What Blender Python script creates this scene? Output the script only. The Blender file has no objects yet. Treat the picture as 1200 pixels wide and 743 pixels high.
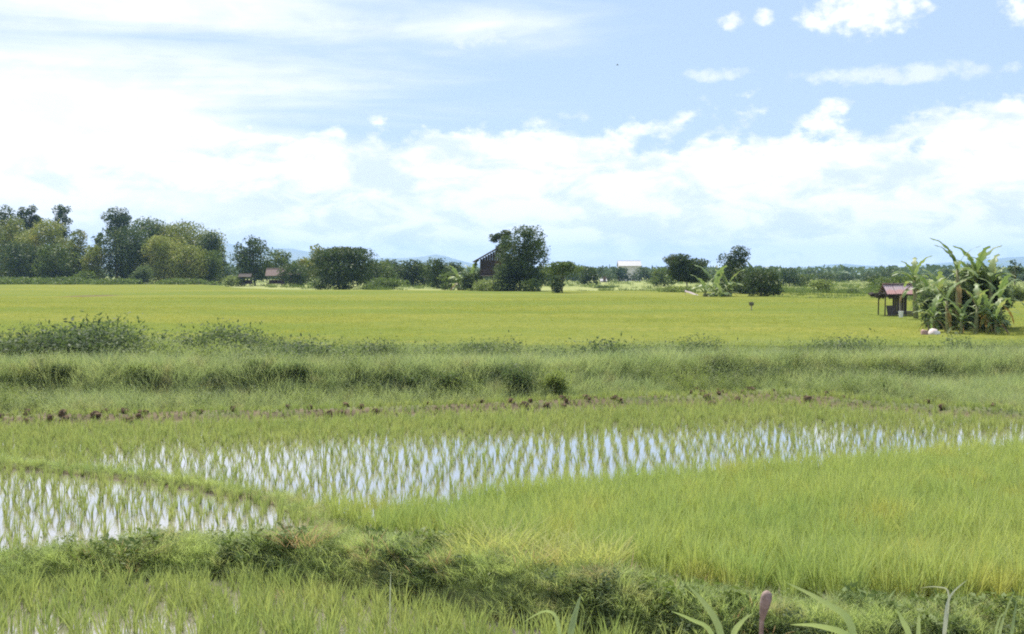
import bpy, math, random
import numpy as np
from mathutils import Vector
R = math.radians
scene = bpy.context.scene
COL = scene.collection
# ------------------------------------------------------------------ camera
H = 3.3; FPX = 1500.0; HOR = 320.0
PITCH = math.atan((371.5 - HOR) / FPX)
cam_data = bpy.data.cameras.new('camera'); cam = bpy.data.objects.new('camera', cam_data); COL.objects.link(cam)
cam_data.sensor_width = 36; cam_data.lens = 36 * FPX / 1200; cam_data.clip_start = 0.1; cam_data.clip_end = 30000
cam.location = (0, 0, H); cam.rotation_euler = (R(90) - PITCH, 0, 0)
scene.camera = cam
scene.render.resolution_x = 1024; scene.render.resolution_y = 634
scene.view_settings.view_transform = 'Standard'; scene.view_settings.look = 'None'
scene.view_settings.gamma = 1; scene.view_settings.exposure = 0.8
scene.render.engine = 'CYCLES'
cy = scene.cycles
cy.use_denoising = False; cy.filter_width = 2.0
cy.max_bounces = 6; cy.diffuse_bounces = 3; cy.glossy_bounces = 2; cy.transmission_bounces = 4; cy.volume_bounces = 1
cy.transparent_max_bounces = 4; cy.caustics_reflective = False; cy.caustics_refractive = False

# ------------------------------------------------------------------ sun + sky
SUN_EL, SUN_AZ = 57.0, -14.0            # azimuth from +Y (view direction), negative = left
sd = bpy.data.lights.new('sun', 'SUN'); so = bpy.data.objects.new('sun', sd); COL.objects.link(so)
sd.energy = 4.3; sd.angle = R(1.2); sd.color = (1.0, 0.95, 0.86)
az, el = R(SUN_AZ), R(SUN_EL)
sdir = Vector((math.sin(az) * math.cos(el), math.cos(az) * math.cos(el), math.sin(el)))
so.rotation_euler = sdir.to_track_quat('Z', 'Y').to_euler()
so.location = (0, 0, 50)

class N:
    """tiny node-tree writer"""
    def __init__(s, nt): s.nt = nt; nt.nodes.clear()
    def n(s, t, **kw):
        nd = s.nt.nodes.new(t)
        for k, v in kw.items(): setattr(nd, k, v)
        return nd
    def put(s, sock, v):
        if v is None: return
        if isinstance(v, bpy.types.NodeSocket): s.nt.links.new(v, sock)
        elif isinstance(v, (tuple, list)) and len(v) == 3 and sock.type == 'RGBA': sock.default_value = (*v, 1)
        else: sock.default_value = v
    def m(s, op, a, b=None, c=None, clamp=False):
        nd = s.n('ShaderNodeMath', operation=op, use_clamp=clamp)
        s.put(nd.inputs[0], a); s.put(nd.inputs[1], b)
        if c is not None: s.put(nd.inputs[2], c)
        return nd.outputs[0]
    def mix(s, f, a, b, blend='MIX'):
        nd = s.n('ShaderNodeMix', data_type='RGBA', blend_type=blend, clamp_factor=True)
        s.put(nd.inputs[0], f); s.put(nd.inputs[6], a); s.put(nd.inputs[7], b)
        return nd.outputs[2]
    def noise(s, vec, scale, detail=3, rough=0.5, dist=0.0):
        nd = s.n('ShaderNodeTexNoise'); s.put(nd.inputs['Vector'], vec)
        nd.inputs['Scale'].default_value = scale; nd.inputs['Detail'].default_value = detail
        nd.inputs['Roughness'].default_value = rough; nd.inputs['Distortion'].default_value = dist
        return nd.outputs[0]
    def ramp(s, v, a, b, c=0.0, d=1.0, smooth=True):
        nd = s.n('ShaderNodeMapRange', interpolation_type='SMOOTHSTEP' if smooth else 'LINEAR')
        s.put(nd.inputs[0], v)
        for i, q in zip((1, 2, 3, 4), (a, b, c, d)): nd.inputs[i].default_value = q
        return nd.outputs[0]
    def xyz(s, x, y, z):
        nd = s.n('ShaderNodeCombineXYZ'); s.put(nd.inputs[0], x); s.put(nd.inputs[1], y); s.put(nd.inputs[2], z)
        return nd.outputs[0]

w = bpy.data.worlds.new('World'); scene.world = w; w.use_nodes = True
g = N(w.node_tree)
sky = g.n('ShaderNodeTexSky'); sky.sky_type = 'NISHITA'; sky.sun_disc = False
sky.sun_elevation = R(SUN_EL); sky.sun_rotation = R(SUN_AZ); sky.air_density = 1.0; sky.dust_density = 0.6; sky.ozone_density = 2.0
tc = g.n('ShaderNodeTexCoord'); sp = g.n('ShaderNodeSeparateXYZ'); g.put(sp.inputs[0], tc.outputs['Generated'])
u = g.m('ARCTAN2', sp.outputs[0], sp.outputs[1]); v = sp.outputs[2]
hi = g.ramp(v, 0.25, 0.6)                # far overhead the clouds thin out into the same broken cover
# low cumulus bank along the horizon
cu1 = g.noise(g.xyz(g.m('MULTIPLY', u, 9.0), g.m('MULTIPLY', v, 17.0), 3.1), 1.0, 6, 0.55, 0.25)
cu2 = g.noise(g.xyz(g.m('MULTIPLY', u, 26.0), g.m('MULTIPLY', v, 40.0), 7.7), 1.0, 5, 0.6)
edge = g.m('ADD', g.m('MULTIPLY', cu1, 0.16), g.m('MULTIPLY', cu2, 0.085))     # ~0.11 mean
bank = g.ramp(g.m('SUBTRACT', edge, g.m('MULTIPLY', g.m('SUBTRACT', v, 0.042), 1.25)), 0.026, 0.044)
inner = g.noise(g.xyz(g.m('MULTIPLY', u, 20.0), g.m('MULTIPLY', v, 46.0), 1.7), 1.0, 5, 0.6, 0.3)
innerm = g.ramp(inner, 0.34, 0.58, 0.5, 1.0)
bank = g.m('MULTIPLY', bank, innerm)
# thin streaky cirrus, thicker towards the left where the sun is
ci = g.noise(g.xyz(g.m('MULTIPLY', u, 2.6), g.m('MULTIPLY', v, 26.0), 0.4), 1.0, 6, 0.55, 0.4)
left = g.ramp(u, -0.45, 0.28, 0.34, -0.15)
cir = g.ramp(g.m('ADD', ci, left), 0.46, 0.92)
cir = g.m('MULTIPLY', cir, 0.95)
# single small cumulus clouds
wob = g.noise(g.xyz(g.m('MULTIPLY', u, 60.0), g.m('MULTIPLY', v, 80.0), 5.0), 1.0, 5, 0.6)
blob_sum = None
for (bx, by, bw, bh) in ((1000, 32, 62, 24), (960, 38, 34, 16), (1035, 16, 26, 22), (1192, 34, 44, 26), (855, 36, 15, 10), (891, 32, 13, 9), (556, 48, 62, 14), (835, 94, 34, 8), (1040, 100, 110, 11)):
    du = g.m('DIVIDE', g.m('SUBTRACT', u, (bx - 600) / FPX), bw / FPX)
    dv = g.m('DIVIDE', g.m('SUBTRACT', v, (HOR - by) / FPX), bh / FPX)
    d2 = g.m('ADD', g.m('MULTIPLY', du, du), g.m('MULTIPLY', dv, dv))
    amp = 1.0 if by < 40 and bw != 62 or bx == 1000 else 0.5
    b_ = g.m('MULTIPLY', g.ramp(g.m('ADD', d2, g.m('MULTIPLY', g.m('SUBTRACT', wob, 0.5), 5.0)), 1.5, -0.4), amp)
    blob_sum = b_ if blob_sum is None else g.m('MAXIMUM', blob_sum, b_)
cover = g.m('MAXIMUM', g.m('MAXIMUM', bank, cir), blob_sum, clamp=True)
cover = g.m('MULTIPLY', cover, g.m('SUBTRACT', 1.0, g.m('MULTIPLY', hi, 0.45)))
SKYK = 1.0
skyc = g.mix(1.0, sky.outputs[0], (1.02, 1.0, 1.0), 'MULTIPLY')
pale = g.mix(0.75, skyc, (2.9, 3.75, 4.9))
cloudc = g.mix(innerm, (5.4, 5.6, 6.0), (7.4, 7.4, 7.5))
final = g.mix(cover, pale, cloudc)
bg = g.n('ShaderNodeBackground'); g.put(bg.inputs[0], final); bg.inputs[1].default_value = 0.1
wo = g.n('ShaderNodeOutputWorld'); w.node_tree.links.new(bg.outputs[0], wo.inputs[0])

# ------------------------------------------------------------------ projection helpers (photo pixel <-> place)
CT, ST = math.cos(PITCH), math.sin(PITCH)
def ray(px, py):
    r = (px - 600) / FPX; q = (py - 371.5) / FPX
    return r, CT - q * ST, -ST - q * CT
def gp(px, py, z=0.0):
    a, b, c = ray(px, py); t = (z - H) / c
    return (a * t, b * t)
def at(px, py, d):
    a, b, c = ray(px, py); t = d / b
    return Vector((a * t, d, H + c * t))
def pix(x, y, z=0.0):
    dz = z - H; f = y * CT - dz * ST; up = y * ST + dz * CT
    return 600 + FPX * x / f, 371.5 - FPX * up / f
def depth(py, z=0.0): return gp(600, py, z)[1]

def vnoise(x, y, seed=0):
    x = np.asarray(x, float); y = np.asarray(y, float)
    xi = np.floor(x).astype(np.int64); yi = np.floor(y).astype(np.int64); fx = x - xi; fy = y - yi
    fx = fx * fx * (3 - 2 * fx); fy = fy * fy * (3 - 2 * fy)
    def h(a, b):
        n = (a * 374761393 + b * 668265263 + seed * 974634777) & 0x7fffffff
        n = ((n ^ (n >> 13)) * 1274126177) & 0x7fffffff
        return ((n ^ (n >> 16)) & 0xffff) / 65535.0
    return (h(xi, yi) * (1 - fx) + h(xi + 1, yi) * fx) * (1 - fy) + (h(xi, yi + 1) * (1 - fx) + h(xi + 1, yi + 1) * fx) * fy
def fbm(x, y, seed=0, o=3):
    s = 0; a = 0.5
    for i in range(o): s = s + a * vnoise(x * 2 ** i, y * 2 ** i, seed + i); a *= 0.5
    return s / (1 - 0.5 ** o)
def inpoly(px, py, poly):
    px = np.asarray(px); py = np.asarray(py); ins = np.zeros(px.shape, bool); n = len(poly)
    for i in range(n):
        x1, y1 = poly[i]; x2, y2 = poly[(i + 1) % n]
        if y1 == y2: continue
        c = ((y1 > py) != (y2 > py)) & (px < (x2 - x1) * (py - y1) / (y2 - y1) + x1)
        ins ^= c
    return ins
def dpoly(x, y, pts):
    best = np.full(np.shape(x), 1e9)
    for (x1, y1), (x2, y2) in zip(pts[:-1], pts[1:]):
        dx, dy = x2 - x1, y2 - y1; L = dx * dx + dy * dy
        t = np.clip(((x - x1) * dx + (y - y1) * dy) / L, 0, 1)
        best = np.minimum(best, np.hypot(x - x1 - t * dx, y - y1 - t * dy))
    return best
W = lambda pts: [gp(*p) for p in pts]
# earth banks: (centre line, half width, height)
L_BUND = W([(-700, 700), (-50, 682), (150, 670), (290, 656)])
L_BANK = W([(190, 664), (300, 668), (450, 684), (600, 713), (800, 741), (1000, 750), (1400, 758), (2400, 780)])
L_PATH = W([(-700, 515), (-50, 543), (60, 550), (200, 566), (330, 588), (385, 612), (400, 660)])
L_SOIL = W([(-700, 500), (0, 494), (200, 490), (400, 485), (600, 478), (750, 471), (900, 466), (1000, 474), (1200, 488), (1900, 520)])
L_CREST = W([(-900, 466), (0, 464), (300, 466), (600, 460), (900, 450), (1200, 452), (2200, 455)])
BUNDS = [(L_BUND, 0.55, 0.20, 1), (L_BANK, 0.85, 0.40, 0.62), (L_PATH, 0.32, 0.07, 1), (L_SOIL, 0.8, 0.12, 1), (L_CREST, 2.4, 0.6, 0.5)]
def ss(t): t = np.clip(t, 0, 1); return t * t * (3 - 2 * t)
def ground_z(x, y):
    x = np.asarray(x, float); y = np.asarray(y, float)
    z = -0.07 + 0.03 * (vnoise(x * 1.3, y * 1.3, 5) - 0.5)
    z = z + 0.19 * ss((y - 31.5 + 0.02 * x) / 3.0)
    for L, hw, h, fr in BUNDS:
        d = dpoly(x, y, L)
        if fr != 1: d = np.where(y < np.interp(x, [p[0] for p in L], [p[1] for p in L]), d / fr, d)
        if L is L_BANK: h = h * np.interp(x, [-3.2, -2.2, 0.8, 2.6], [0.55, 1, 1, 0.45])
        d = d + 0.25 * hw * (fbm(x * 1.2, y * 1.2, 11) - 0.5)
        z = np.maximum(z, -0.07 + (h + 0.07) * ss((1.15 - d / hw) / 0.9) * (0.85 + 0.3 * vnoise(x * 2.2, y * 2.2, 3)))
    return z

# zones in photo pixels of the ground plane
Z_W1 = [(-400, 700), (-50, 697), (150, 688), (300, 686), (420, 705), (600, 742), (800, 775), (1000, 900), (-400, 900)]
Z_W2 = [(-400, 545), (-50, 553), (60, 560), (190, 574), (280, 586), (350, 604), (330, 636), (180, 655), (-400, 680)]
Z_W3 = [(-500, 508), (0, 503), (200, 499), (400, 493), (600, 487), (750, 480), (900, 475), (1000, 484), (1200, 497), (1700, 520), (1700, 515), (1200, 540), (800, 572), (560, 600), (430, 606), (340, 580), (200, 560), (60, 544), (-50, 537), (-500, 520)]
Z_R = [(383, 610), (470, 605), (550, 598), (800, 570), (950, 558), (1200, 538), (1800, 510), (2400, 540), (2400, 735), (1400, 722), (1200, 719), (1000, 716), (800, 700), (600, 668), (450, 634), (388, 618)]

# ------------------------------------------------------------------ materials
def newmat(name):
    m = bpy.data.materials.new(name); m.use_nodes = True
    return m, N(m.node_tree)
def leaf_mat(name, c1, c2, c3=None, nscale=0.6, trans=0.45, rnd=0.5, fine=None, rough=0.55, hue=None):
    """c1..c2 by plant and patch, c3 an accent in some patches"""
    m, g = newmat(name)
    geo = g.n('ShaderNodeNewGeometry'); oi = g.n('ShaderNodeObjectInfo')
    pn = g.noise(geo.outputs['Position'], nscale, 3)
    f = g.m('ADD', g.m('MULTIPLY', oi.outputs['Random'], rnd), g.m('MULTIPLY', g.m('SUBTRACT', pn, 0.5), 1.8))
    f = g.m('ADD', f, 0.5 - rnd * 0.5, clamp=True)
    col = g.mix(f, c1, c2)
    if c3 is not None:
        pn2 = g.noise(geo.outputs['Position'], fine or nscale * 2.3, 4, 0.6)
        col = g.mix(g.ramp(pn2, 0.52, 0.68), col, c3)
    b = g.n('ShaderNodeBsdfPrincipled'); g.put(b.inputs['Base Color'], col); b.inputs['Roughness'].default_value = rough
    b.inputs['Specular IOR Level'].default_value = 0.12
    t = g.n('ShaderNodeBsdfTranslucent'); tcol = g.mix(1.0, col, (1.1, 1.15, 0.75), 'MULTIPLY'); g.put(t.inputs[0], tcol)
    mx = g.n('ShaderNodeMixShader'); mx.inputs[0].default_value = trans
    m.node_tree.links.new(b.outputs[0], mx.inputs[1]); m.node_tree.links.new(t.outputs[0], mx.inputs[2])
    o = g.n('ShaderNodeOutputMaterial'); m.node_tree.links.new(mx.outputs[0], o.inputs[0])
    return m
def solid(name, c1, c2, scale=3.0, rough=0.8, bump=0.0, metal=0.0, stretch=(1, 1, 1), spec=0.3, c3=None):
    m, g = newmat(name)
    tcn = g.n('ShaderNodeTexCoord'); mp = g.n('ShaderNodeMapping'); g.put(mp.inputs[0], tcn.outputs['Object']); mp.inputs['Scale'].default_value = stretch
    nz = g.noise(mp.outputs[0], scale, 5, 0.6)
    col = g.mix(g.ramp(nz, 0.32, 0.68), c1, c2)
    if c3 is not None: col = g.mix(g.ramp(g.noise(mp.outputs[0], scale * 0.4, 4), 0.48, 0.62), col, c3)
    b = g.n('ShaderNodeBsdfPrincipled'); g.put(b.inputs['Base Color'], col); b.inputs['Roughness'].default_value = rough
    b.inputs['Metallic'].default_value = metal; b.inputs['Specular IOR Level'].default_value = spec
    if bump:
        bp = g.n('ShaderNodeBump'); bp.inputs['Distance'].default_value = bump; g.put(bp.inputs['Height'], nz)
        m.node_tree.links.new(bp.outputs[0], b.inputs['Normal'])
    o = g.n('ShaderNodeOutputMaterial'); m.node_tree.links.new(b.outputs[0], o.inputs[0])
    return m
M = {}
M['rice_young'] = leaf_mat('rice_young', (0.26, 0.33, 0.12), (0.37, 0.40, 0.16), None, 0.8)
M['rice_dense'] = leaf_mat('rice_dense', (0.36, 0.45, 0.16), (0.49, 0.53, 0.19), (0.50, 0.50, 0.17), 0.5, 0.3)
M['rice_far'] = leaf_mat('rice_far', (0.265, 0.315, 0.085), (0.365, 0.37, 0.10), (0.40, 0.38, 0.10), 0.05, fine=0.16)
M['grass_soft'] = leaf_mat('grass_soft', (0.27, 0.34, 0.17), (0.40, 0.44, 0.23), (0.36, 0.35, 0.20), 0.7)
M['grass_fore'] = leaf_mat('grass_fore', (0.31, 0.40, 0.16), (0.47, 0.52, 0.23), (0.42, 0.40, 0.22), 0.9)
M['grass_yellow'] = leaf_mat('grass_yellow', (0.40, 0.43, 0.16), (0.49, 0.50, 0.20), (0.48, 0.42, 0.21), 1.6)
M['grass_dry'] = leaf_mat('grass_dry', (0.48, 0.33, 0.24), (0.40, 0.26, 0.19), None, 1.0)
M['weed'] = leaf_mat('weed', (0.145, 0.185, 0.07), (0.26, 0.31, 0.11), None, 0.5)
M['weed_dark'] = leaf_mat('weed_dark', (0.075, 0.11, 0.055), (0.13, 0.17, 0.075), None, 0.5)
M['tree_dark'] = leaf_mat('tree_dark', (0.045, 0.075, 0.03), (0.09, 0.13, 0.04), (0.12, 0.14, 0.05), 0.25, 0.25, 0.3)
M['tree_mid'] = leaf_mat('tree_mid', (0.08, 0.125, 0.035), (0.16, 0.21, 0.055), (0.22, 0.24, 0.07), 0.22, 0.25, 0.3)
M['tree_olive'] = leaf_mat('tree_olive', (0.13, 0.165, 0.04), (0.24, 0.27, 0.07), (0.36, 0.33, 0.11), 0.2, 0.25, 0.3, fine=0.33)
M['tree_yellow'] = leaf_mat('tree_yellow', (0.18, 0.21, 0.05), (0.30, 0.33, 0.09), (0.43, 0.38, 0.13), 0.2, 0.25, 0.3, fine=0.33)
M['tree_far'] = leaf_mat('tree_far', (0.06, 0.10, 0.045), (0.12, 0.16, 0.06), None, 0.1, 0.2, 0.7)
M['bush_green'] = leaf_mat('bush_green', (0.11, 0.16, 0.05), (0.17, 0.22, 0.06), None, 0.5, 0.3, 0.4)
M['banana'] = leaf_mat('banana', (0.15, 0.22, 0.085), (0.25, 0.31, 0.13), (0.36, 0.36, 0.16), 0.8, 0.4, 0.8, rough=0.4)
M['banana_dry'] = leaf_mat('banana_dry', (0.34, 0.26, 0.10), (0.26, 0.15, 0.08), None, 1.0, 0.3)
M['reed'] = leaf_mat('reed', (0.24, 0.32, 0.14), (0.36, 0.42, 0.20), None, 2.0, 0.35, rough=0.4)
M['reed_pale'] = leaf_mat('reed_pale', (0.42, 0.45, 0.34), (0.5, 0.52, 0.42), None, 2.0, 0.2)
M['bark'] = solid('bark', (0.10, 0.075, 0.055), (0.19, 0.15, 0.12), 5, 0.9, 0.02, stretch=(1, 1, 0.25))
M['banana_stem'] = solid('banana_stem', (0.17, 0.20, 0.08), (0.28, 0.24, 0.13), 4, 0.6, 0.005, stretch=(1, 1, 0.3))
M['wood_dark'] = solid('wood_dark', (0.055, 0.045, 0.04), (0.11, 0.09, 0.08), 4, 0.85, 0.004, stretch=(4, 4, 0.5))
M['wood_brown'] = solid('wood_brown', (0.11, 0.075, 0.058), (0.19, 0.135, 0.105), 4, 0.85, 0.004, stretch=(4, 4, 0.5))
M['wood_pale'] = solid('wood_pale', (0.32, 0.27, 0.21), (0.45, 0.39, 0.32), 4, 0.8, 0.003, stretch=(3, 3, 0.5))
M['roof_brown'] = solid('roof_brown', (0.16, 0.11, 0.095), (0.28, 0.20, 0.17), 3, 0.8, 0.01)
M['roof_metal'] = solid('roof_metal', (0.30, 0.24, 0.26), (0.38, 0.31, 0.33), 2.0, 0.8, 0.0, 0.0, c3=(0.36, 0.21, 0.20), spec=0.15)
M['thatch_dark'] = solid('thatch_dark', (0.05, 0.045, 0.04), (0.11, 0.09, 0.075), 8, 0.95, 0.02)
M['white_wall'] = solid('white_wall', (0.66, 0.60, 0.58), (0.74, 0.68, 0.66), 0.8, 0.7)
M['white_roof'] = solid('white_roof', (0.27, 0.27, 0.29), (0.34, 0.34, 0.36), 0.8, 0.5)
M['white_plastic'] = solid('white_plastic', (0.72, 0.72, 0.74), (0.8, 0.8, 0.82), 3, 0.4)
M['tarp'] = solid('tarp', (0.38, 0.30, 0.30), (0.5, 0.42, 0.41), 2.5, 0.7, 0.01)
M['sack'] = solid('sack', (0.55, 0.45, 0.42), (0.78, 0.74, 0.72), 3.5, 0.8, 0.01)
M['clay'] = solid('clay', (0.28, 0.16, 0.13), (0.42, 0.28, 0.24), 4, 0.8, 0.006)
M['earth_clod'] = solid('earth_clod', (0.09, 0.064, 0.042), (0.17, 0.125, 0.082), 6, 0.95, 0.02, spec=0.0)
M['spike'] = solid('spike', (0.20, 0.14, 0.12), (0.34, 0.25, 0.22), 14, 0.85, 0.006)
M['glass_dark'] = solid('glass_dark', (0.02, 0.02, 0.02), (0.04, 0.04, 0.04), 2, 0.2)
M['bird'] = solid('bird', (0.05, 0.05, 0.05), (0.1, 0.1, 0.1), 2, 0.7)
M['rag'] = solid('rag', (0.06, 0.06, 0.04), (0.16, 0.15, 0.11), 6, 0.8)

# ------------------------------------------------------------------ mesh helpers
def tagk(o, label=None, cat=None, group=None, kind=None):
    if label: o['label'] = label
    if cat: o['category'] = cat
    if group: o['group'] = group
    if kind: o['kind'] = kind
    return o
def mesh_np(name, V, F, mat=None, smooth=False):
    V = np.asarray(V, np.float32).reshape(-1, 3)
    me = bpy.data.meshes.new(name)
    if isinstance(F, np.ndarray) and F.ndim == 2:
        k = F.shape[1]; n = len(F)
        me.vertices.add(len(V)); me.vertices.foreach_set('co', V.ravel())
        me.loops.add(n * k); me.loops.foreach_set('vertex_index', F.astype(np.int32).ravel())
        me.polygons.add(n); me.polygons.foreach_set('loop_start', np.arange(0, n * k, k, dtype=np.int32))
        me.polygons.foreach_set('loop_total', np.full(n, k, np.int32))
        me.update(calc_edges=True); me.validate()
    else:
        me.from_pydata([tuple(map(float, p)) for p in V], [], [tuple(f) for f in F]); me.update()
    if mat is not None: me.materials.append(mat)
    if smooth: me.polygons.foreach_set('use_smooth', np.ones(len(me.polygons), bool))
    return me
def link(name, me, parent=None, loc=None, rot=None):
    o = bpy.data.objects.new(name, me); COL.objects.link(o)
    if parent is not None: o.parent = parent
    if loc is not None: o.location = loc
    if rot is not None: o.rotation_euler = rot
    return o
def empty(name, loc, rz=0.0):
    o = bpy.data.objects.new(name, None); COL.objects.link(o); o.location = loc; o.rotation_euler = (0, 0, rz); o.empty_display_size = 0.3
    return o
class MB:
    def __init__(s): s.v = []; s.f = []
    def add(s, V, F):
        k = len(s.v); s.v += [tuple(map(float, p)) for p in V]; s.f += [tuple(i + k for i in f) for f in F]; return s
    def box(s, c, d, rx=0, ry=0, rz=0):
        from mathutils import Euler
        m = Euler((rx, ry, rz)).to_matrix(); V = []
        for sx in (-1, 1):
            for sy in (-1, 1):
                for sz in (-1, 1): V.append(m @ Vector((sx * d[0] / 2, sy * d[1] / 2, sz * d[2] / 2)) + Vector(c))
        return s.add(V, [(0, 1, 3, 2), (4, 6, 7, 5), (0, 4, 5, 1), (2, 3, 7, 6), (0, 2, 6, 4), (1, 5, 7, 3)])
    def tube(s, pts, rad, n=7, cap=True):
        pts = [Vector(p) for p in pts]; V = []; F = []
        for i, p in enumerate(pts):
            a = pts[max(i - 1, 0)]; b = pts[min(i + 1, len(pts) - 1)]; t = (b - a).normalized()
            x = t.cross(Vector((0.13, 1, 0.07))).normalized(); y = t.cross(x); r = rad[i] if hasattr(rad, '__len__') else rad
            for k in range(n):
                q = 2 * math.pi * k / n; V.append(p + (x * math.cos(q) + y * math.sin(q)) * r)
        for i in range(len(pts) - 1):
            for k in range(n): F.append((i * n + k, i * n + (k + 1) % n, (i + 1) * n + (k + 1) % n, (i + 1) * n + k))
        if cap: F.append(tuple(range(n - 1, -1, -1))); F.append(tuple(range((len(pts) - 1) * n, len(pts) * n)))
        return s.add(V, F)
    def build(s, name, mat, parent=None, smooth=False, **kw):
        return link(name, mesh_np(name, s.v, s.f, mat, smooth), parent, **kw)

def blades(n, h, rad, wid, lean, droop, seed, seg=3, hvar=0.35):
    """a tuft of grass blades, a few triangles each"""
    rnd = random.Random(seed); mb = MB()
    for i in range(n):
        a = rnd.uniform(0, 2 * math.pi); r = rad * math.sqrt(rnd.random()); x0, y0 = r * math.cos(a), r * math.sin(a)
        la = a + rnd.gauss(0, 0.7); L = h * rnd.uniform(1 - hvar, 1.08); ln = lean * rnd.uniform(0.2, 1.3); dr = droop * rnd.uniform(0.2, 1.4)
        pa = rnd.uniform(0, math.pi); wx, wy = math.cos(pa) * wid / 2, math.sin(pa) * wid / 2; V = []; F = []
        for k in range(seg + 1):
            t = k / seg; out = ln * t * L + dr * t * t * L; z = L * t * (1 - 0.35 * dr * t - 0.1 * ln)
            cx, cy_ = x0 + math.cos(la) * out, y0 + math.sin(la) * out; ww = (0.75 + 0.5 * t) if t < 0.5 else 1.0 - 0.4 * t
            if k == seg: V.append((cx, cy_, z))
            else: V += [(cx - wx * ww, cy_ - wy * ww, z), (cx + wx * ww, cy_ + wy * ww, z)]
        for k in range(seg - 1): F.append((2 * k, 2 * k + 1, 2 * k + 3, 2 * k + 2))
        F.append((2 * seg - 2, 2 * seg - 1, 2 * seg)); mb.add(V, F)
    return mb
def weed_tuft(n, h, rad, leaf, seed):
    """leafy stems: small diamond leaves along thin curved stems"""
    rnd = random.Random(seed); mb = MB()
    for i in range(n):
        a = rnd.uniform(0, 6.28); r = rad * rnd.random(); b = rnd.uniform(0, 6.28); L = h * rnd.uniform(0.5, 1.05); sp = rnd.uniform(0.1, 0.7) * L
        for k in range(7):
            t = (k + rnd.random()) / 7; p = Vector((r * math.cos(a) + math.cos(b) * sp * t * t, r * math.sin(a) + math.sin(b) * sp * t * t, L * t))
            d = Vector((rnd.gauss(0, 1), rnd.gauss(0, 1), rnd.uniform(-0.2, 0.9))).normalized(); s = d.cross(Vector((rnd.random(), rnd.random(), 1))).normalized()
            l = leaf * rnd.uniform(0.6, 1.3)
            mb.add([p, p + d * l * 0.5 + s * l * 0.22, p + d * l, p + d * l * 0.5 - s * l * 0.22], [(0, 1, 2, 3)])
    return mb
def protos(name, mbs, mat):
    c = bpy.data.collections.new(name)
    for i, mb in enumerate(mbs):
        c.objects.link(bpy.data.objects.new(name, mesh_np(name, mb.v, mb.f, mat)))
    return c
def scatter(name, coll, pts, scl, label, tilt=0.12, seed=0, cat=None):
    """one stuff object: geometry nodes put a tuft on every point"""
    rs = np.random.RandomState(seed); pts = np.asarray(pts, np.float32); n = len(pts)
    me = bpy.data.meshes.new(name); me.vertices.add(n); me.vertices.foreach_set('co', pts.ravel())
    rot = np.stack([rs.normal(0, tilt, n), rs.normal(0, tilt, n), rs.uniform(0, 6.283, n)], 1).astype(np.float32)
    me.attributes.new('rot', 'FLOAT_VECTOR', 'POINT').data.foreach_set('vector', rot.ravel())
    me.attributes.new('scl', 'FLOAT', 'POINT').data.foreach_set('value', np.broadcast_to(np.asarray(scl, np.float32), (n,)).copy())
    o = link(name, me); ng = bpy.data.node_groups.new(name, 'GeometryNodeTree')
    ng.interface.new_socket('Geometry', in_out='INPUT', socket_type='NodeSocketGeometry'); ng.interface.new_socket('Geometry', in_out='OUTPUT', socket_type='NodeSocketGeometry')
    gi = ng.nodes.new('NodeGroupInput'); go = ng.nodes.new('NodeGroupOutput')
    ip = ng.nodes.new('GeometryNodeInstanceOnPoints'); ci_ = ng.nodes.new('GeometryNodeCollectionInfo')
    ci_.inputs[0].default_value = coll; ci_.inputs['Separate Children'].default_value = True; ci_.inputs['Reset Children'].default_value = True
    ip.inputs['Pick Instance'].default_value = True
    na = ng.nodes.new('GeometryNodeInputNamedAttribute'); na.data_type = 'FLOAT_VECTOR'; na.inputs[0].default_value = 'rot'
    nb = ng.nodes.new('GeometryNodeInputNamedAttribute'); nb.data_type = 'FLOAT'; nb.inputs[0].default_value = 'scl'
    L = ng.links.new
    L(gi.outputs[0], ip.inputs['Points']); L(ci_.outputs[0], ip.inputs['Instance'])
    e2r = ng.nodes.new('FunctionNodeEulerToRotation'); L(na.outputs[0], e2r.inputs[0]); L(e2r.outputs[0], ip.inputs['Rotation'])
    L(nb.outputs[0], ip.inputs['Scale']); L(ip.outputs[0], go.inputs[0])
    md = o.modifiers.new('scatter', 'NODES'); md.node_group = ng
    tagk(o, label, cat, kind='stuff')
    return o
def grid_pts(x0, x1, y0, y1, sx, sy, jit, seed, rot=0.0):
    rs = np.random.RandomState(seed)
    gx, gy = np.meshgrid(np.arange(x0, x1, sx), np.arange(y0, y1, sy)); gx = gx.ravel() + rs.uniform(-jit, jit, gx.size) * sx; gy = gy.ravel() + rs.uniform(-jit, jit, gy.size) * sy
    if rot:
        yc = (y0 + y1) / 2; a, b = gx, gy - yc; gx = a * math.cos(rot) - b * math.sin(rot); gy = yc + a * math.sin(rot) + b * math.cos(rot)
    return gx, gy, rs

# ------------------------------------------------------------------ ground sheet, water, hills
ys = np.concatenate([np.linspace(-60, 5.5, 14)[:-1], np.geomspace(5.5, 60, 330), np.geomspace(60, 12500, 135)[1:]])
s_ = np.linspace(-1, 1, 321); s_ = 0.30 * s_ + 0.70 * s_ ** 3
X = s_[None, :] * (60 + 0.9 * np.maximum(ys, 0))[:, None]; Y = np.repeat(ys[:, None], len(s_), 1)
Zg = ground_z(X, Y)
Zg = Zg + 0.25 * ss((Y - 190) / 60) * (fbm(X * 0.03, Y * 0.03, 4) - 0.3)
nr, nc = X.shape; idx = np.arange(nr * nc).reshape(nr, nc)
F = np.stack([idx[:-1, :-1], idx[:-1, 1:], idx[1:, 1:], idx[1:, :-1]], -1).reshape(-1, 4)
mg, g = newmat('ground')
geo = g.n('ShaderNodeNewGeometry'); pos = geo.outputs['Position']; at_ = g.n('ShaderNodeAttribute', attribute_name='cover')
mudn = g.noise(pos, 2.5, 5, 0.6)
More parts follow.
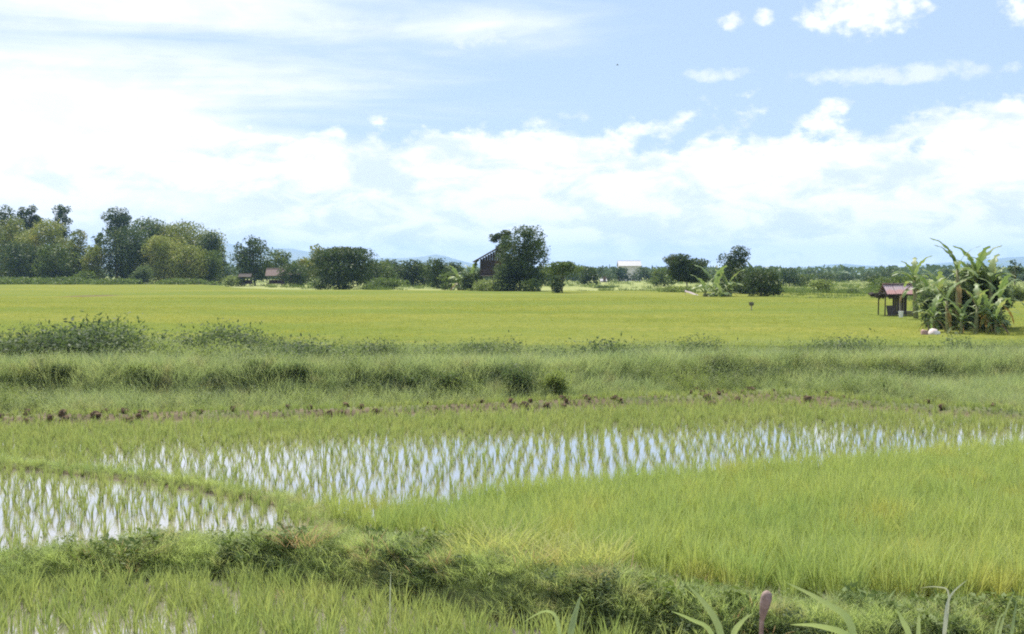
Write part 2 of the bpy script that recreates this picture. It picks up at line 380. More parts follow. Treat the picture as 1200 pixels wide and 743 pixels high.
mud = g.mix(g.ramp(mudn, 0.3, 0.7), (0.08, 0.062, 0.036), (0.155, 0.12, 0.072))
grn = g.mix(g.ramp(g.noise(pos, 0.9, 5, 0.65), 0.3, 0.7), (0.07, 0.095, 0.035), (0.16, 0.19, 0.07))
field = g.mix(g.ramp(g.noise(pos, 0.03, 5, 0.6), 0.3, 0.7), (0.19, 0.23, 0.065), (0.28, 0.29, 0.09))
field = g.mix(g.ramp(g.noise(pos, 0.5, 4, 0.7), 0.35, 0.75, 0.0, 0.5), field, (0.14, 0.18, 0.06))
sep = g.n('ShaderNodeSeparateColor'); g.put(sep.inputs[0], at_.outputs[0])
col = g.mix(sep.outputs[0], mud, grn); col = g.mix(sep.outputs[1], col, field)
b = g.n('ShaderNodeBsdfPrincipled'); g.put(b.inputs['Base Color'], col); b.inputs['Roughness'].default_value = 0.9; b.inputs['Specular IOR Level'].default_value = 0.15
bp = g.n('ShaderNodeBump'); bp.inputs['Distance'].default_value = 0.06; g.put(bp.inputs['Height'], g.noise(pos, 7.0, 4, 0.6)); mg.node_tree.links.new(bp.outputs[0], b.inputs['Normal'])
o_ = g.n('ShaderNodeOutputMaterial'); mg.node_tree.links.new(b.outputs[0], o_.inputs[0])
me = mesh_np('ground', np.stack([X, Y, Zg], -1), F, mg, True)
ca = me.color_attributes.new('cover', 'FLOAT_COLOR', 'POINT')
soil = ss((0.9 - dpoly(X, Y, L_SOIL)) / 0.4) * (0.25 + 0.75 * ss((fbm(X * 0.9, Y * 2.0, 71) - 0.42) / 0.12)) * (1 - 0.75 * ss((X / np.maximum(Y, 1) - 0.24) / 0.06))
green = ss((Zg - 0.02) / 0.08) * (1 - soil); far = ss((Y - 52) / 4)
ca.data.foreach_set('color', np.stack([green, far, 0 * far, 1 + 0 * far], -1).astype(np.float32).ravel())
ground = link('ground', me); ground['kind'] = 'structure'

mw, g = newmat('paddy_water')
geo = g.n('ShaderNodeNewGeometry'); pos = geo.outputs['Position']
b = g.n('ShaderNodeBsdfPrincipled'); g.put(b.inputs['Base Color'], g.mix(g.noise(pos, 0.8, 3), (0.20, 0.17, 0.14), (0.27, 0.24, 0.21)))
b.inputs['Roughness'].default_value = 0.06; b.inputs['IOR'].default_value = 1.5; b.inputs['Specular IOR Level'].default_value = 0.9
b.inputs['Coat Weight'].default_value = 1.0; b.inputs['Coat Roughness'].default_value = 0.03; b.inputs['Coat IOR'].default_value = 1.6
bp = g.n('ShaderNodeBump'); bp.inputs['Distance'].default_value = 0.004; bp.inputs['Strength'].default_value = 0.25; g.put(bp.inputs['Height'], g.noise(pos, 5.0, 3)); mw.node_tree.links.new(bp.outputs[0], b.inputs['Normal']); mw.node_tree.links.new(bp.outputs[0], b.inputs['Coat Normal'])
o_ = g.n('ShaderNodeOutputMaterial'); mw.node_tree.links.new(b.outputs[0], o_.inputs[0])
water = link('water', mesh_np('water', [(-45, 4, 0), (45, 4, 0), (45, 31.5, 0), (-45, 31.5, 0)], [(0, 1, 2, 3)], mw)); water['kind'] = 'structure'

M['hill'] = leaf_mat('hill', (0.07, 0.10, 0.05), (0.12, 0.14, 0.07), None, 0.004, 0.0, 0.0)
prof = [(-2400, 322), (-1200, 306), (-600, 300), (-200, 296), (0, 292), (180, 288), (265, 284), (300, 291), (340, 292), (400, 301), (440, 303), (480, 302), (500, 300), (514, 297), (530, 303), (560, 310), (640, 314), (720, 318), (820, 318), (880, 316), (930, 314), (985, 309), (1010, 311), (1060, 313), (1120, 307), (1190, 301), (1300, 300), (1700, 308), (2600, 318), (3600, 322)]
pxs = np.linspace(-2400, 3600, 500); tops = np.interp(pxs, *zip(*prof))
DH = 9000.0; hx = (pxs - 600) / FPX * DH; hz = 3.3 + (HOR - tops) / FPX * DH; V = []; rows = 9
for k in range(rows):
    t = k / (rows - 1); sh = math.sin(math.pi * min(t * 1.0, 1)) if 0 < k < rows - 1 else 0
    yy = DH + (t - 0.5) * 2400 + 220 * (fbm(pxs * 0.02, pxs * 0 + k * 2.3, 8) - 0.5)
    zz = -3 + (hz + 3) * sh ** 0.8 * (1 + (0.10 * (fbm(pxs * 0.06, pxs * 0 + k * 1.7, 9, 4) - 0.5)) * (1 if k else 0))
    V.append(np.stack([hx * (yy / DH), yy, zz], -1))
V = np.array(V); ii = np.arange(V.shape[0] * V.shape[1]).reshape(V.shape[:2])
hills = link('hills', mesh_np('hills', V, np.stack([ii[:-1, :-1], ii[:-1, 1:], ii[1:, 1:], ii[1:, :-1]], -1).reshape(-1, 4), M['hill'], True)); hills['kind'] = 'structure'

# ------------------------------------------------------------------ rice and grass
P_young = [blades(13, 0.30, 0.026, 0.011, 0.09, 0.20, 10 + i) for i in range(5)]
P_tall = [blades(18, 0.40, 0.045, 0.011, 0.10, 0.24, 20 + i) for i in range(5)]
young_meshes = [mesh_np('rice_plant', mb.v, mb.f, M['rice_young']) for mb in P_young]
tall_meshes = [mesh_np('rice_plant', mb.v, mb.f, M['rice_young']) for mb in P_tall]
C_young = protos('rice_young_tuft', P_young, M['rice_young'])
C_tall = protos('rice_tall_tuft', P_tall, M['rice_young'])
C_dense = protos('rice_dense_tuft', [blades(46, 0.60, 0.045, 0.0105, 0.10, 0.24, 30 + i, 4) for i in range(6)], M['rice_dense'])
C_far = protos('rice_far_tuft', [blades(60, 0.55, 0.42, 0.022, 0.10, 0.2, 40 + i, 2) for i in range(5)], M['rice_far'])
C_soft = protos('soft_grass', [blades(70, 0.42, 0.16, 0.006, 0.35, 0.6, 50 + i, 3, 0.5) for i in range(5)], M['grass_soft'])
C_fore = protos('bank_grass', [blades(60, 0.22, 0.11, 0.006, 0.5, 0.8, 60 + i, 3, 0.5) for i in range(5)], M['grass_fore'])
C_weed = protos('leafy_weed', [weed_tuft(14, 0.30, 0.12, 0.045, 70 + i) for i in range(5)], M['weed'])
C_weedshade = protos('shaded_weed', [weed_tuft(16, 0.26, 0.12, 0.05, 75 + i) for i in range(4)], M['weed_dark'])  # dark colour stands in for overhang shade on the foreground bank front
C_weedbig = protos('tall_weed', [weed_tuft(34, 0.75, 0.24, 0.062, 80 + i) for i in range(5)], M['weed'])
C_wdk = protos('tall_dark_weed', [weed_tuft(44, 0.6, 0.24, 0.06, 85 + i) for i in range(4)], M['weed_dark'])
C_meadow = protos('meadow_grass', [blades(26, 0.55, 0.5, 0.05, 0.3, 0.4, 90 + i, 2) for i in range(4)], M['bush_green'])

# flooded paddies: individually planted tufts
ind = []; rest = []
for zi, (Z, x0, x1, y0, y1, sp_, young) in enumerate(((Z_W1, -9, 5, 10.5, 16, 0.225, False), (Z_W2, -14, -2, 14, 24, 0.25, True))):
    gx, gy, rs = grid_pts(x0, x1, y0, y1, sp_, sp_ * (1.2 if young else 1.0), 0.28, 100 + zi, R(4))
    p, q = pix(gx, gy); k = inpoly(p, q, Z) & (ground_z(gx, gy) < (0.04 if young else 0.25))
    k &= (rs.rand(k.size) > 0.07)
    for x, y, pp, qq in zip(gx[k], gy[k], p[k], q[k]):
        (ind if -15 < pp < 1215 and qq < 775 else rest).append((x, y, young, qq))
ind.sort(key=lambda t: t[1]); rest += ind[300:]; ind = ind[:300]
rr = random.Random(4)
for x, y, yg, qq in ind:
    me = rr.choice(young_meshes if yg else tall_meshes)
    o = link('rice_plant', me, None, (x, y, -0.03), (rr.gauss(0, 0.08), rr.gauss(0, 0.08), rr.uniform(0, 6.28))); s = rr.uniform(0.6, 1.15); o.scale = (s, s, s)
    if yg: tagk(o, 'thin tuft of young rice in the bright flooded paddy at the left', 'rice plant', 'rice tufts planted in the left flooded paddy')
    else: tagk(o, 'yellow green rice tuft in the nearest wet paddy below the bank', 'rice plant', 'rice tufts planted in the nearest paddy')
for yg, C_ in ((True, C_young), (False, C_tall)):
    pr = np.array([(x, y, -0.03) for x, y, y2, _ in rest if y2 == yg])
    if len(pr): scatter('rice_plants', C_, pr, np.random.RandomState(3).uniform(0.75, 1.15, len(pr)), 'remaining young rice tufts of the left paddies', 0.08, 3)
# middle flooded paddy: open in front, closing up towards the back
gx, gy, rs = grid_pts(-26, 26, 16, 33, 0.215, 0.38, 0.28, 111, R(-3))
p, q = pix(gx, gy); z = ground_z(gx, gy)
k = inpoly(p, q, Z_W3) & (z < 0.06) & (rs.rand(p.size) > 0.08)
k &= ~((gx < 1) & (rs.rand(p.size) < 0.0))
scatter('rice_plants', C_young, np.stack([gx[k], gy[k], 0 * gx[k] - 0.03], 1), rs.uniform(0.65, 1.05, k.sum()) , 'rows of young rice in the long middle flooded paddy', 0.1, 5)
gx, gy, rs = grid_pts(-26, 26, 16, 33, 0.17, 0.17, 0.5, 112)
p, q = pix(gx, gy); z = ground_z(gx, gy)
lim = np.interp(p, [-500, 60, 130, 400, 700, 900, 1000, 1200, 1700], [600, 560, 530, 513, 504, 496, 496, 504, 514])
k = inpoly(p, q, Z_W3) & (q < lim + rs.normal(0, 6, p.size)) & (z < 0.1)
k |= (dpoly(gx, gy, L_PATH) < 0.48) & (gy > 15.5) & (rs.rand(p.size) < 0.7)
scatter('rice_plants_back', C_young, np.stack([gx[k], gy[k], z[k] * 0 - 0.02], 1), rs.uniform(0.6, 1.1, k.sum()), 'closed back rows of young rice before the brown soil strip', 0.12, 6)
# dense tall rice on the right
gx, gy, rs = grid_pts(-8, 30, 11, 34, 0.185, 0.185, 0.35, 120)
p, q = pix(gx, gy); k = inpoly(p, q, Z_R)
sc = rs.uniform(0.68, 1.08, p.size) * (0.75 + 0.25 * ss((p - 380) / 260)) * (0.88 + 0.24 * fbm(gx * 0.9, gy * 0.9, 41)); nf = dpoly(gx, gy, W([(388, 618), (450, 634), (600, 668), (800, 700), (1000, 716), (1200, 719), (1400, 722)])); sc = sc * (1 + 0.16 * ss((1.2 - nf) / 1.0)); k &= rs.rand(k.size) > 0.06
scatter('dense_rice', C_dense, np.stack([gx[k], gy[k], 0 * gx[k] - 0.04], 1), sc[k], 'dense tall bright green rice filling the right paddy', 0.07, 7)
# grass and weeds on the small banks
def bank_cover(name, L, hw, coll, sp_, smin, smax, label, seed, ymin=0, ymax=99, side=None, zmin=0.03, keep=1.0, patch=None, xr=(-28, 28)):
    gx, gy, rs = grid_pts(xr[0], xr[1], max(9, ymin), min(60, ymax), sp_, sp_, 0.5, seed)
    d = dpoly(gx, gy, L); k = (d < hw * (1 + 0.3 * (fbm(gx * 1.5, gy * 1.5, seed) - 0.5))); z = ground_z(gx, gy); k &= z > zmin
    p, q = pix(gx, gy); k &= (p > -500) & (p < 1700)
    if side == 'front': k &= gy < np.interp(gx, [q_[0] for q_ in L], [q_[1] for q_ in L]) - 0.25; k &= rs.rand(k.size) < np.interp(gx, [-3.6, -2.2], [0.1, 1.0])
    if patch: k &= fbm(gx * patch[0], gy * patch[0], seed + 50) > patch[1]
    k &= rs.rand(k.size) < keep
    if k.sum(): scatter(name, coll, np.stack([gx[k], gy[k], z[k] - 0.02], 1), rs.uniform(smin, smax, k.sum()), label, 0.25, seed)
bank_cover('bank_grass', L_BANK, 1.15, C_fore, 0.08, 0.4, 1.05, 'fine matted green grass covering the foreground bank', 201, ymax=20, zmin=0.0)
bank_cover('bank_weeds', L_BANK, 0.75, C_weedshade, 0.09, 0.5, 1.0, 'leafy weeds hanging down the steep front of the foreground bank, coloured dark for its shade', 202, ymax=20, patch=(1.7, 0.45), zmin=-0.05, side='front')
bank_cover('bank_weeds', L_BANK, 1.2, C_weed, 0.17, 0.4, 0.9, 'leafy green weeds among the grass of the foreground bank', 206, ymax=20, patch=(1.6, 0.5), zmin=0.0)
bank_cover('bank_grass', L_BUND, 0.68, C_fore, 0.085, 0.5, 0.95, 'fine green grass covering the low left bund', 203, ymax=20, zmin=-0.02)
bank_cover('bank_weeds', L_BUND, 0.7, C_weed, 0.2, 0.5, 1.0, 'dark leafy weeds on the low left bund', 204, ymax=20, patch=(1.6, 0.42))
C_dry = protos('dead_blades', [blades(12, 0.24, 0.05, 0.008, 0.7, 0.7, 66 + i, 3, 0.5) for i in range(4)], M['grass_dry'])
C_lush = protos('broad_weed', [weed_tuft(9, 0.2, 0.1, 0.075, 68 + i) for i in range(4)], M['bush_green'])
bank_cover('dead_grass', L_BANK, 1.1, C_dry, 0.14, 0.5, 1.1, 'dead brown blades among the grass of the foreground bank', 207, ymax=20, patch=(0.9, 0.55))
bank_cover('dead_grass', L_BUND, 0.6, C_dry, 0.2, 0.5, 1.0, 'dead brown blades on the low left bund', 208, ymax=20, patch=(0.9, 0.55))
bank_cover('broad_weeds', L_BANK, 1.1, C_lush, 0.16, 0.5, 1.3, 'broad leaved green weeds on the foreground bank', 209, ymax=20, patch=(1.1, 0.53))
gx, gy, rs = grid_pts(-9, 5, 10.5, 16, 0.16, 0.16, 0.4, 130); p, q = pix(gx, gy); z = ground_z(gx, gy)
k = inpoly(p, q, Z_W1) & ((q < 716 + 8 * rs.rand(p.size)) | (p > 235)) & (z < 0.2) & (rs.rand(p.size) < 0.75)
scatter('rice_plants_back', C_tall, np.stack([gx[k], gy[k], np.maximum(z[k], -0.03) - 0.01], 1), rs.uniform(0.6, 1.1, k.sum()), 'thick rice at the foot of the foreground bank', 0.12, 16)
bank_cover('path_grass', L_PATH, 0.34, C_fore, 0.12, 0.25, 0.9, 'short grass on the path between the flooded paddies', 205, ymax=34, zmin=0.0)
# the wide weedy bank in the middle distance
gx, gy, rs = grid_pts(-34, 34, 30.5, 53, 0.27, 0.27, 0.5, 210)
dS = dpoly(gx, gy, L_SOIL); z = ground_z(gx, gy); p, q = pix(gx, gy)
front = np.array([0.0]); k = (dS > 0.75) & (gy > np.interp(gx, *zip(*sorted(L_SOIL)))) & (np.abs(p - 600) < 900)
thin = fbm(gx * 0.35, gy * 0.6, 77); 
sc = 0.75 + 0.9 * (fbm(gx * 0.5, gy * 0.7, 31) - 0.35) + 0.35 * ss((2.6 - np.abs(dpoly(gx, gy, L_CREST))) / 2.2)
sc = np.clip(sc * ss((dS - 0.2) / 2.2) + 0.3, 0.3, 1.7)
scatter('bank_grass', C_soft, np.stack([gx[k], gy[k], z[k] - 0.03], 1), sc[k], 'soft pale green grass covering the wide middle bank', 0.2, 8)
cl = np.interp(gx, [q_[0] for q_ in L_CREST], [q_[1] for q_ in L_CREST]); inf = cl - gy
w1 = k & (inf > 0.1) & (inf < 1.8) & (fbm(gx * 0.5, gy * 0.5, 91) > 0.48)
w2 = k & (inf < -2.0) & (fbm(gx * 0.45, gy * 0.9, 93) > np.interp(p, [0, 300, 420, 900, 1200], [0.56, 0.56, 0.60, 0.54, 0.52])) & (gy < 45 + 5 * fbm(gx * 0.3, gx * 0, 98))
kd3 = k & (inf < -2.5) & (gy < 46) & (fbm(gx * 0.42, gy * 0.6, 97, 2) > np.interp(p, [0, 260, 400, 1200], [0.55, 0.57, 0.62, 0.60]))
scatter('bank_weeds', C_wdk, np.stack([gx[kd3], gy[kd3], z[kd3] - 0.03], 1), rs.uniform(0.9, 1.5, kd3.sum()) * np.interp(p[kd3], [0, 260, 450], [1.6, 1.3, 1.0]) * (0.45 + 1.1 * vnoise(gx[kd3] * 0.7, gy[kd3] * 0.4, 55)), 'tall dark weeds in clumps at the back of the middle bank', 0.15, 29)
kt = k & (inf < -2.0) & (gy < 47) & (p < 460) & (rs.rand(k.size) < 0.5)
scatter('bank_grass', C_soft, np.stack([gx[kt], gy[kt], z[kt] - 0.03], 1), rs.uniform(1.3, 2.5, kt.sum()) * np.interp(p[kt], [200, 460], [1.0, 0.6]) * (0.5 + vnoise(gx[kt] * 0.6, gy[kt] * 0.4, 56)), 'tall pale grass between the dark clumps at the back left of the middle bank', 0.12, 39)
w3 = k & (fbm(gx * 0.6, gy * 0.9, 95) > 0.6)
gx2, gy2, rs2 = grid_pts(-30, 30, 31, 37, 0.17, 0.17, 0.5, 219); inf2 = np.interp(gx2, [q_[0] for q_ in L_CREST], [q_[1] for q_ in L_CREST]) - gy2; z2 = ground_z(gx2, gy2)
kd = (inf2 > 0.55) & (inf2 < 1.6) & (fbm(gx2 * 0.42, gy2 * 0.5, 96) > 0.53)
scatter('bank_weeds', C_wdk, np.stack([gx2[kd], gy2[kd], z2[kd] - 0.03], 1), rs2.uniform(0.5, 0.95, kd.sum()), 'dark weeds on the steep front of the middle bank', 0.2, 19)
kw_ = (w1 | w2 | w3) & (rs.rand(k.size) < 0.6)
scatter('bank_weeds', C_weedbig, np.stack([gx[kw_], gy[kw_], z[kw_] - 0.03], 1), rs.uniform(0.5, 1.0, kw_.sum()) * np.where(w2[kw_], np.interp(p[kw_], [0, 260, 450], [2.1, 1.7, 1.15]), 1.0), 'darker leafy weeds in patches on the middle bank', 0.2, 9)
# soil strip sprinkled with seedlings
gx, gy, rs = grid_pts(-28, 28, 22, 34, 0.16, 0.16, 0.5, 215); p, q = pix(gx, gy)
k = (dpoly(gx, gy, L_SOIL) < 1.1); z = ground_z(gx, gy)
scatter('strip_grass', C_young, np.stack([gx[k], gy[k], z[k] - 0.02], 1), rs.uniform(0.45, 0.9, k.sum()), 'thin seedlings on the brown soil strip', 0.2, 10)
# far rice: canopy sheet and tufts
yc = np.geomspace(50, 330, 220); xc = np.linspace(-1, 1, 260)
Xc = xc[None, :] * (30 + 0.62 * yc)[:, None]; Yc = np.repeat(yc[:, None], len(xc), 1)
# back edge: left reaches farther than the right
pe, _ = pix(Xc, Yc); ymax_ = np.interp(pe, [-800, 0, 240, 300, 360, 420, 700, 860, 1010, 1100, 2200], [335, 330, 322, 290, 245, 222, 205, 168, 150, 120, 110])
Yc = 50 + (Yc - 50) * ((ymax_ - 50) / 280)
Zc = 0.36 + 0.10 * fbm(Xc * 0.8, Yc * 0.5, 21, 3) + 0.1 * fbm(Xc * 0.08, Yc * 0.05, 22, 2)
Zc[0, :] = 0.0; Zc[-1, :] = 0.0; Zc[:, 0] = 0; Zc[:, -1] = 0
mf, g = newmat('rice_canopy')
geo = g.n('ShaderNodeNewGeometry'); pos = geo.outputs['Position']
mp = g.n('ShaderNodeMapping'); g.put(mp.inputs[0], pos); mp.inputs['Scale'].default_value = (0.35, 1.0, 1.0)
big = g.noise(mp.outputs[0], 0.045, 5, 0.6); c = g.mix(g.ramp(big, 0.42, 0.58), (0.16, 0.195, 0.045), (0.235, 0.235, 0.055))
c = g.mix(g.ramp(g.noise(mp.outputs[0], 0.12, 5, 0.7), 0.55, 0.72, 0, 0.7), c, (0.26, 0.235, 0.075))
fn = g.noise(pos, 3.0, 4, 0.7); c = g.mix(g.ramp(fn, 0.42, 0.62, 0.55, 0.0), c, (0.10, 0.14, 0.04))
gxp, gyp = gp(106, 347.5, 0.4); spx = g.n('ShaderNodeSeparateXYZ'); g.put(spx.inputs[0], pos)
dd_ = g.m('ADD', g.m('POWER', g.m('DIVIDE', g.m('SUBTRACT', spx.outputs[0], gxp), 3.4), 2.0), g.m('POWER', g.m('DIVIDE', g.m('SUBTRACT', spx.outputs[1], gyp), 9.0), 2.0))
c = g.mix(g.ramp(g.m('ADD', dd_, g.m('MULTIPLY', g.noise(pos, 0.5, 3), 0.8)), 1.5, 0.5, 0.0, 0.8), c, (0.15, 0.115, 0.075))
b = g.n('ShaderNodeBsdfPrincipled'); g.put(b.inputs['Base Color'], c); b.inputs['Roughness'].default_value = 1.0; b.inputs['Specular IOR Level'].default_value = 0.0
bp = g.n('ShaderNodeBump'); bp.inputs['Distance'].default_value = 0.12; g.put(bp.inputs['Height'], fn); mf.node_tree.links.new(bp.outputs[0], b.inputs['Normal'])
o_ = g.n('ShaderNodeOutputMaterial'); mf.node_tree.links.new(b.outputs[0], o_.inputs[0])
ii = np.arange(Xc.size).reshape(Xc.shape)
rc = link('rice_canopy', mesh_np('rice_canopy', np.stack([Xc, Yc, Zc], -1), np.stack([ii[:-1, :-1], ii[:-1, 1:], ii[1:, 1:], ii[1:, :-1]], -1).reshape(-1, 4), mf, True))
tagk(rc, 'closed yellow green rice crop of the wide far field', kind='stuff')
gx, gy, rs = grid_pts(-75, 75, 49.5, 150, 0.55, 0.6, 0.5, 220)
p, q = pix(gx, gy); ym = np.interp(p, [-800, 0, 240, 300, 360, 420, 700, 860, 1010, 1100, 2200], [335, 330, 322, 290, 245, 222, 205, 168, 150, 120, 110])
k = (p > -250) & (p < 1450) & (gy < ym - 1)
scatter('far_rice', C_far, np.stack([gx[k], gy[k], 0 * gx[k] + 0.07], 1), rs.uniform(0.75, 1.05, k.sum()) * (1 + 0.12 * (fbm(gx * 0.2, gy * 0.2, 5) - 0.5))[k], 'rice plants of the wide far field', 0.08, 11)
# rough meadow behind the far field
rs = np.random.RandomState(230); pp = rs.uniform(-150, 1350, 9000); y_ = 1 / rs.uniform(1 / 480, 1 / 120, 9000); x_ = (pp - 600) / FPX * y_
ym = np.interp(pp, [-800, 0, 240, 300, 360, 420, 700, 860, 1010, 1100, 2200], [335, 330, 322, 290, 245, 222, 205, 168, 150, 120, 110])
k = (y_ > ym) & (fbm(x_ * 0.08, y_ * 0.03, 17) > 0.46)
scatter('meadow_grass', C_meadow, np.stack([x_[k], y_[k], ground_z(x_[k], y_[k]) - 0.05], 1), rs.uniform(0.8, 2.2, k.sum()), 'rough tufts of grass on the meadow behind the field', 0.2, 12)

# ------------------------------------------------------------------ trees
def crown_mesh(lobes, n, leaf, mat, seed, gap=0.32):
    """many small leaf faces spread through the crown's lobes, thinned by noise so that gaps show"""
    rs = np.random.RandomState(seed); L = np.array(lobes); wgt = (L[:, 3] * L[:, 4]) ** 1.1; wgt /= wgt.sum()
    m = int(n * 1.7); k = rs.choice(len(L), m, p=wgt); d = rs.normal(size=(m, 3)); d /= np.linalg.norm(d, axis=1)[:, None]
    r = rs.uniform(0.15, 1, m) ** 0.45 * rs.uniform(0.85, 1.12, m)
    P = L[k, :3] + d * r[:, None] * np.stack([L[k, 3], L[k, 3], L[k, 4]], 1)
    R0 = L[:, 3].max(); q = P / (R0 * 0.42) + seed
    nz = 0.5 * vnoise(q[:, 0] + q[:, 2], q[:, 1] - q[:, 2] * 1.3, seed) + 0.5 * vnoise(q[:, 0] * 2.1 - q[:, 2] * 2, q[:, 2] * 2.1 + q[:, 1], seed + 1)
    P = P[nz > gap][:n]; m = len(P); P = P[P[:, 2] > 0.05]; m = len(P)
    a = rs.normal(size=(m, 3)); a[:, 2] *= 0.55; a /= np.linalg.norm(a, axis=1)[:, None]
    b = np.cross(a, rs.normal(size=(m, 3))); b /= np.linalg.norm(b, axis=1)[:, None]
    l = leaf * rs.uniform(0.6, 1.4, m)[:, None]
    V = np.stack([P - a * l, P + b * l * 0.55, P + a * l, P - b * l * 0.55], 1).reshape(-1, 3)
    return mesh_np('crown', V, np.arange(m * 4).reshape(-1, 4), mat)
def tree(name, px, d, top, wpx, mat, label, cat='tree', style='round', seed=0, group=None, lean=0.0, dens=1.0, cb=None, gap=None):
    rnd = random.Random(seed * 7 + 3); s = d / FPX; x = (px - 600) * s
    z0 = float(ground_z(x, d)); Ht = max(0.4, H + (HOR - top) * s - z0); Rr = wpx * s / 2 * (1.3 if style == 'round' else 1.12 if style in ('bush', 'umbrella') else 1.0)
    o = empty(name, (x, d, z0)); tagk(o, label, cat, group); lobes = []
    c0 = {'round': 0.22, 'umbrella': 0.32, 'tall': 0.12, 'bush': 0.0, 'ball': 0.55, 'thin': 0.3, 'shrub': 0.3}[style] if cb is None else cb
    zc = Ht * (c0 + 1) / 2; hz = Ht * (1 - c0) / 2
    nl = {'umbrella': 18, 'thin': 16}.get(style, 26)
    for i in range(nl):
        a = rnd.uniform(0, 6.283); t = rnd.uniform(-0.95, 0.85) if c0 > 0.15 else (i / (nl - 1) * 1.8 - 0.95)
        if style == 'umbrella': t = rnd.choice([-0.6, -0.2, 0.2, 0.5, 0.75])
        pr = math.sqrt(max(0.05, 1 - (t * t if t > 0 or c0 > 0.15 else 0.35 * t * t))) if style != 'umbrella' else (1.0 - 0.55 * abs(t - 0.15) if t < 0.6 else 0.55)
        rr_ = Rr * pr * rnd.uniform(0.25, 0.72); lr = Rr * rnd.choice([0.2, 0.26, 0.32, 0.4, 0.46])
        lz = min(lr * (0.36 if style == 'umbrella' else 0.85), hz * 0.5)
        if style == 'thin': lr *= 0.75; lz = lr * 0.8
        zz = zc + t * hz * 0.82; zz = min(zz, Ht - lz)
        lobes.append((math.cos(a) * rr_ + lean * (zz / Ht) * Rr, math.sin(a) * rr_, max(zz, lz * 0.6), lr, lz))
    if style != 'thin': lobes.append((lean * Rr * .5, 0, zc, Rr * 0.55, hz * 0.66))
    lobes.append((lean * Rr + rnd.uniform(-.3, .3) * Rr, 0, Ht - hz * 0.22, Rr * 0.34, hz * 0.22))
    hpx = Ht * (1 - c0) / s; n = int(min(20000, max(500, 2.3 * wpx * hpx)) * dens); leaf = max(1.25 * s, 0.06) * (1.0 if wpx > 25 else 0.85)
    link('crown', crown_mesh(lobes, n, leaf, mat, seed + 11, gap if gap is not None else (0.36 if style in ('umbrella', 'thin') else 0.27)), o)
    mb = MB(); tr = max(0.035 * Ht * 0.55, 0.03) * (0.8 if style in ('bush', 'shrub') else 1)
    zt = zc + hz * 0.3; mb.tube([(0, 0, -0.1), (lean * Rr * 0.1, 0, zt * 0.4), (lean * Rr * 0.5, 0, zt)], [tr, tr * 0.7, tr * 0.3], 7)
    for lb in lobes[:7]:
        st = (lean * Rr * 0.1, 0, zt * rnd.uniform(0.3, 0.6)); md_ = tuple((st[i] * 0.45 + lb[i] * 0.55) + (0.04 * Ht if i == 2 else 0) for i in range(3))
        mb.tube([st, md_, lb[:3]], [tr * 0.45, tr * 0.28, tr * 0.1], 5)
    mb.build('trunk', M['bark'], o, True)
    return o
T = tree
# left wood, behind first
T('tree', 8, 400, 240, 44, M['tree_dark'], 'dark tree top rising behind the grove at the left edge', seed=1)
T('tree', 36, 395, 240, 34, M['tree_dark'], 'round dark tree top standing behind the yellowish grove, second from the left edge', style='ball', seed=2)
T('tree', 74, 390, 239, 24, M['tree_dark'], 'narrow dark tree top behind the right end of the leftmost grove', seed=3, cb=0.5)
T('tree', 137, 385, 242, 44, M['tree_dark'], 'tall dark tree with a round head above the second grove', style='ball', seed=4)
T('tree', 116, 350, 272, 18, M['tree_mid'], 'slim tree in the gap between the two left groves', style='thin', seed=5)
T('tree', 172, 372, 254, 50, M['tree_mid'], 'green tree rising right behind the dark front tree of the second grove', seed=6)
T('tree', 222, 368, 259, 92, M['tree_olive'], 'broad domed olive green tree at the middle of the second grove', seed=7, cb=0.1)
T('tree', 250, 350, 272, 42, M['tree_dark'], 'dark rounded tree at the right end of the second grove', seed=8, cb=0.02)
T('tree', 14, 372, 253, 70, M['tree_olive'], 'large olive tree cut by the left edge of the view', seed=9, cb=0.0)
T('tree', 52, 360, 256, 66, M['tree_yellow'], 'large yellowish tree at the front of the leftmost grove', seed=10, cb=0.0)
T('tree', 88, 352, 268, 44, M['tree_olive'], 'orange tinged tree closing the right side of the leftmost grove', seed=12, cb=0.0)
T('tree', 26, 345, 282, 56, M['tree_dark'], 'low dark tree in front of the leftmost grove', seed=13, cb=0.0)
T('tree', 143, 345, 264, 64, M['tree_dark'], 'dense dark green tree standing in front of the second grove', seed=14, cb=0.0)
T('tree', 192, 342, 275, 62, M['tree_yellow'], 'yellow flowering tree in the front centre of the second grove', seed=15, cb=0.02)
T('tree', 224, 338, 286, 46, M['tree_yellow'], 'smaller yellow green tree right of the flowering tree', seed=16, cb=0.02)
T('tree', 108, 338, 286, 32, M['tree_olive'], 'small olive tree low in the gap between the two left groves', seed=62, cb=0.0)
T('tree', 66, 341, 284, 50, M['tree_mid'], 'low green tree under the yellowish crowns of the leftmost grove', seed=63, cb=0.0)
T('tree', 164, 343, 283, 44, M['tree_mid'], 'low green tree between the dark front tree and the flowering tree', seed=64, cb=0.0)
T('tree', 244, 339, 292, 40, M['tree_mid'], 'low green tree at the foot of the broad olive dome', seed=65, cb=0.0)
T('tree', 200, 376, 262, 60, M['tree_olive'], 'olive crown filling the middle of the second grove', seed=66, cb=0.05)
T('tree', 340, 300, 309, 36, M['tree_dark'], 'low dark tree close behind the huts', seed=67, cb=0.0)
T('tree', 446, 285, 305, 38, M['tree_mid'], 'low tree between the wide spreading tree and the small round pair', seed=68, cb=0.0)
T('tree', 497, 300, 308, 32, M['tree_mid'], 'low tree joining the small dark round tree and the bushy tree', seed=69, cb=0.0)
T('tree', 532, 280, 306, 34, M['tree_dark'], 'low dark tree behind the banana clump of the stilt house', seed=70, cb=0.0)
T('tree', 642, 300, 313, 34, M['tree_mid'], 'low tree behind the small umbrella shaped tree', seed=71, cb=0.0)
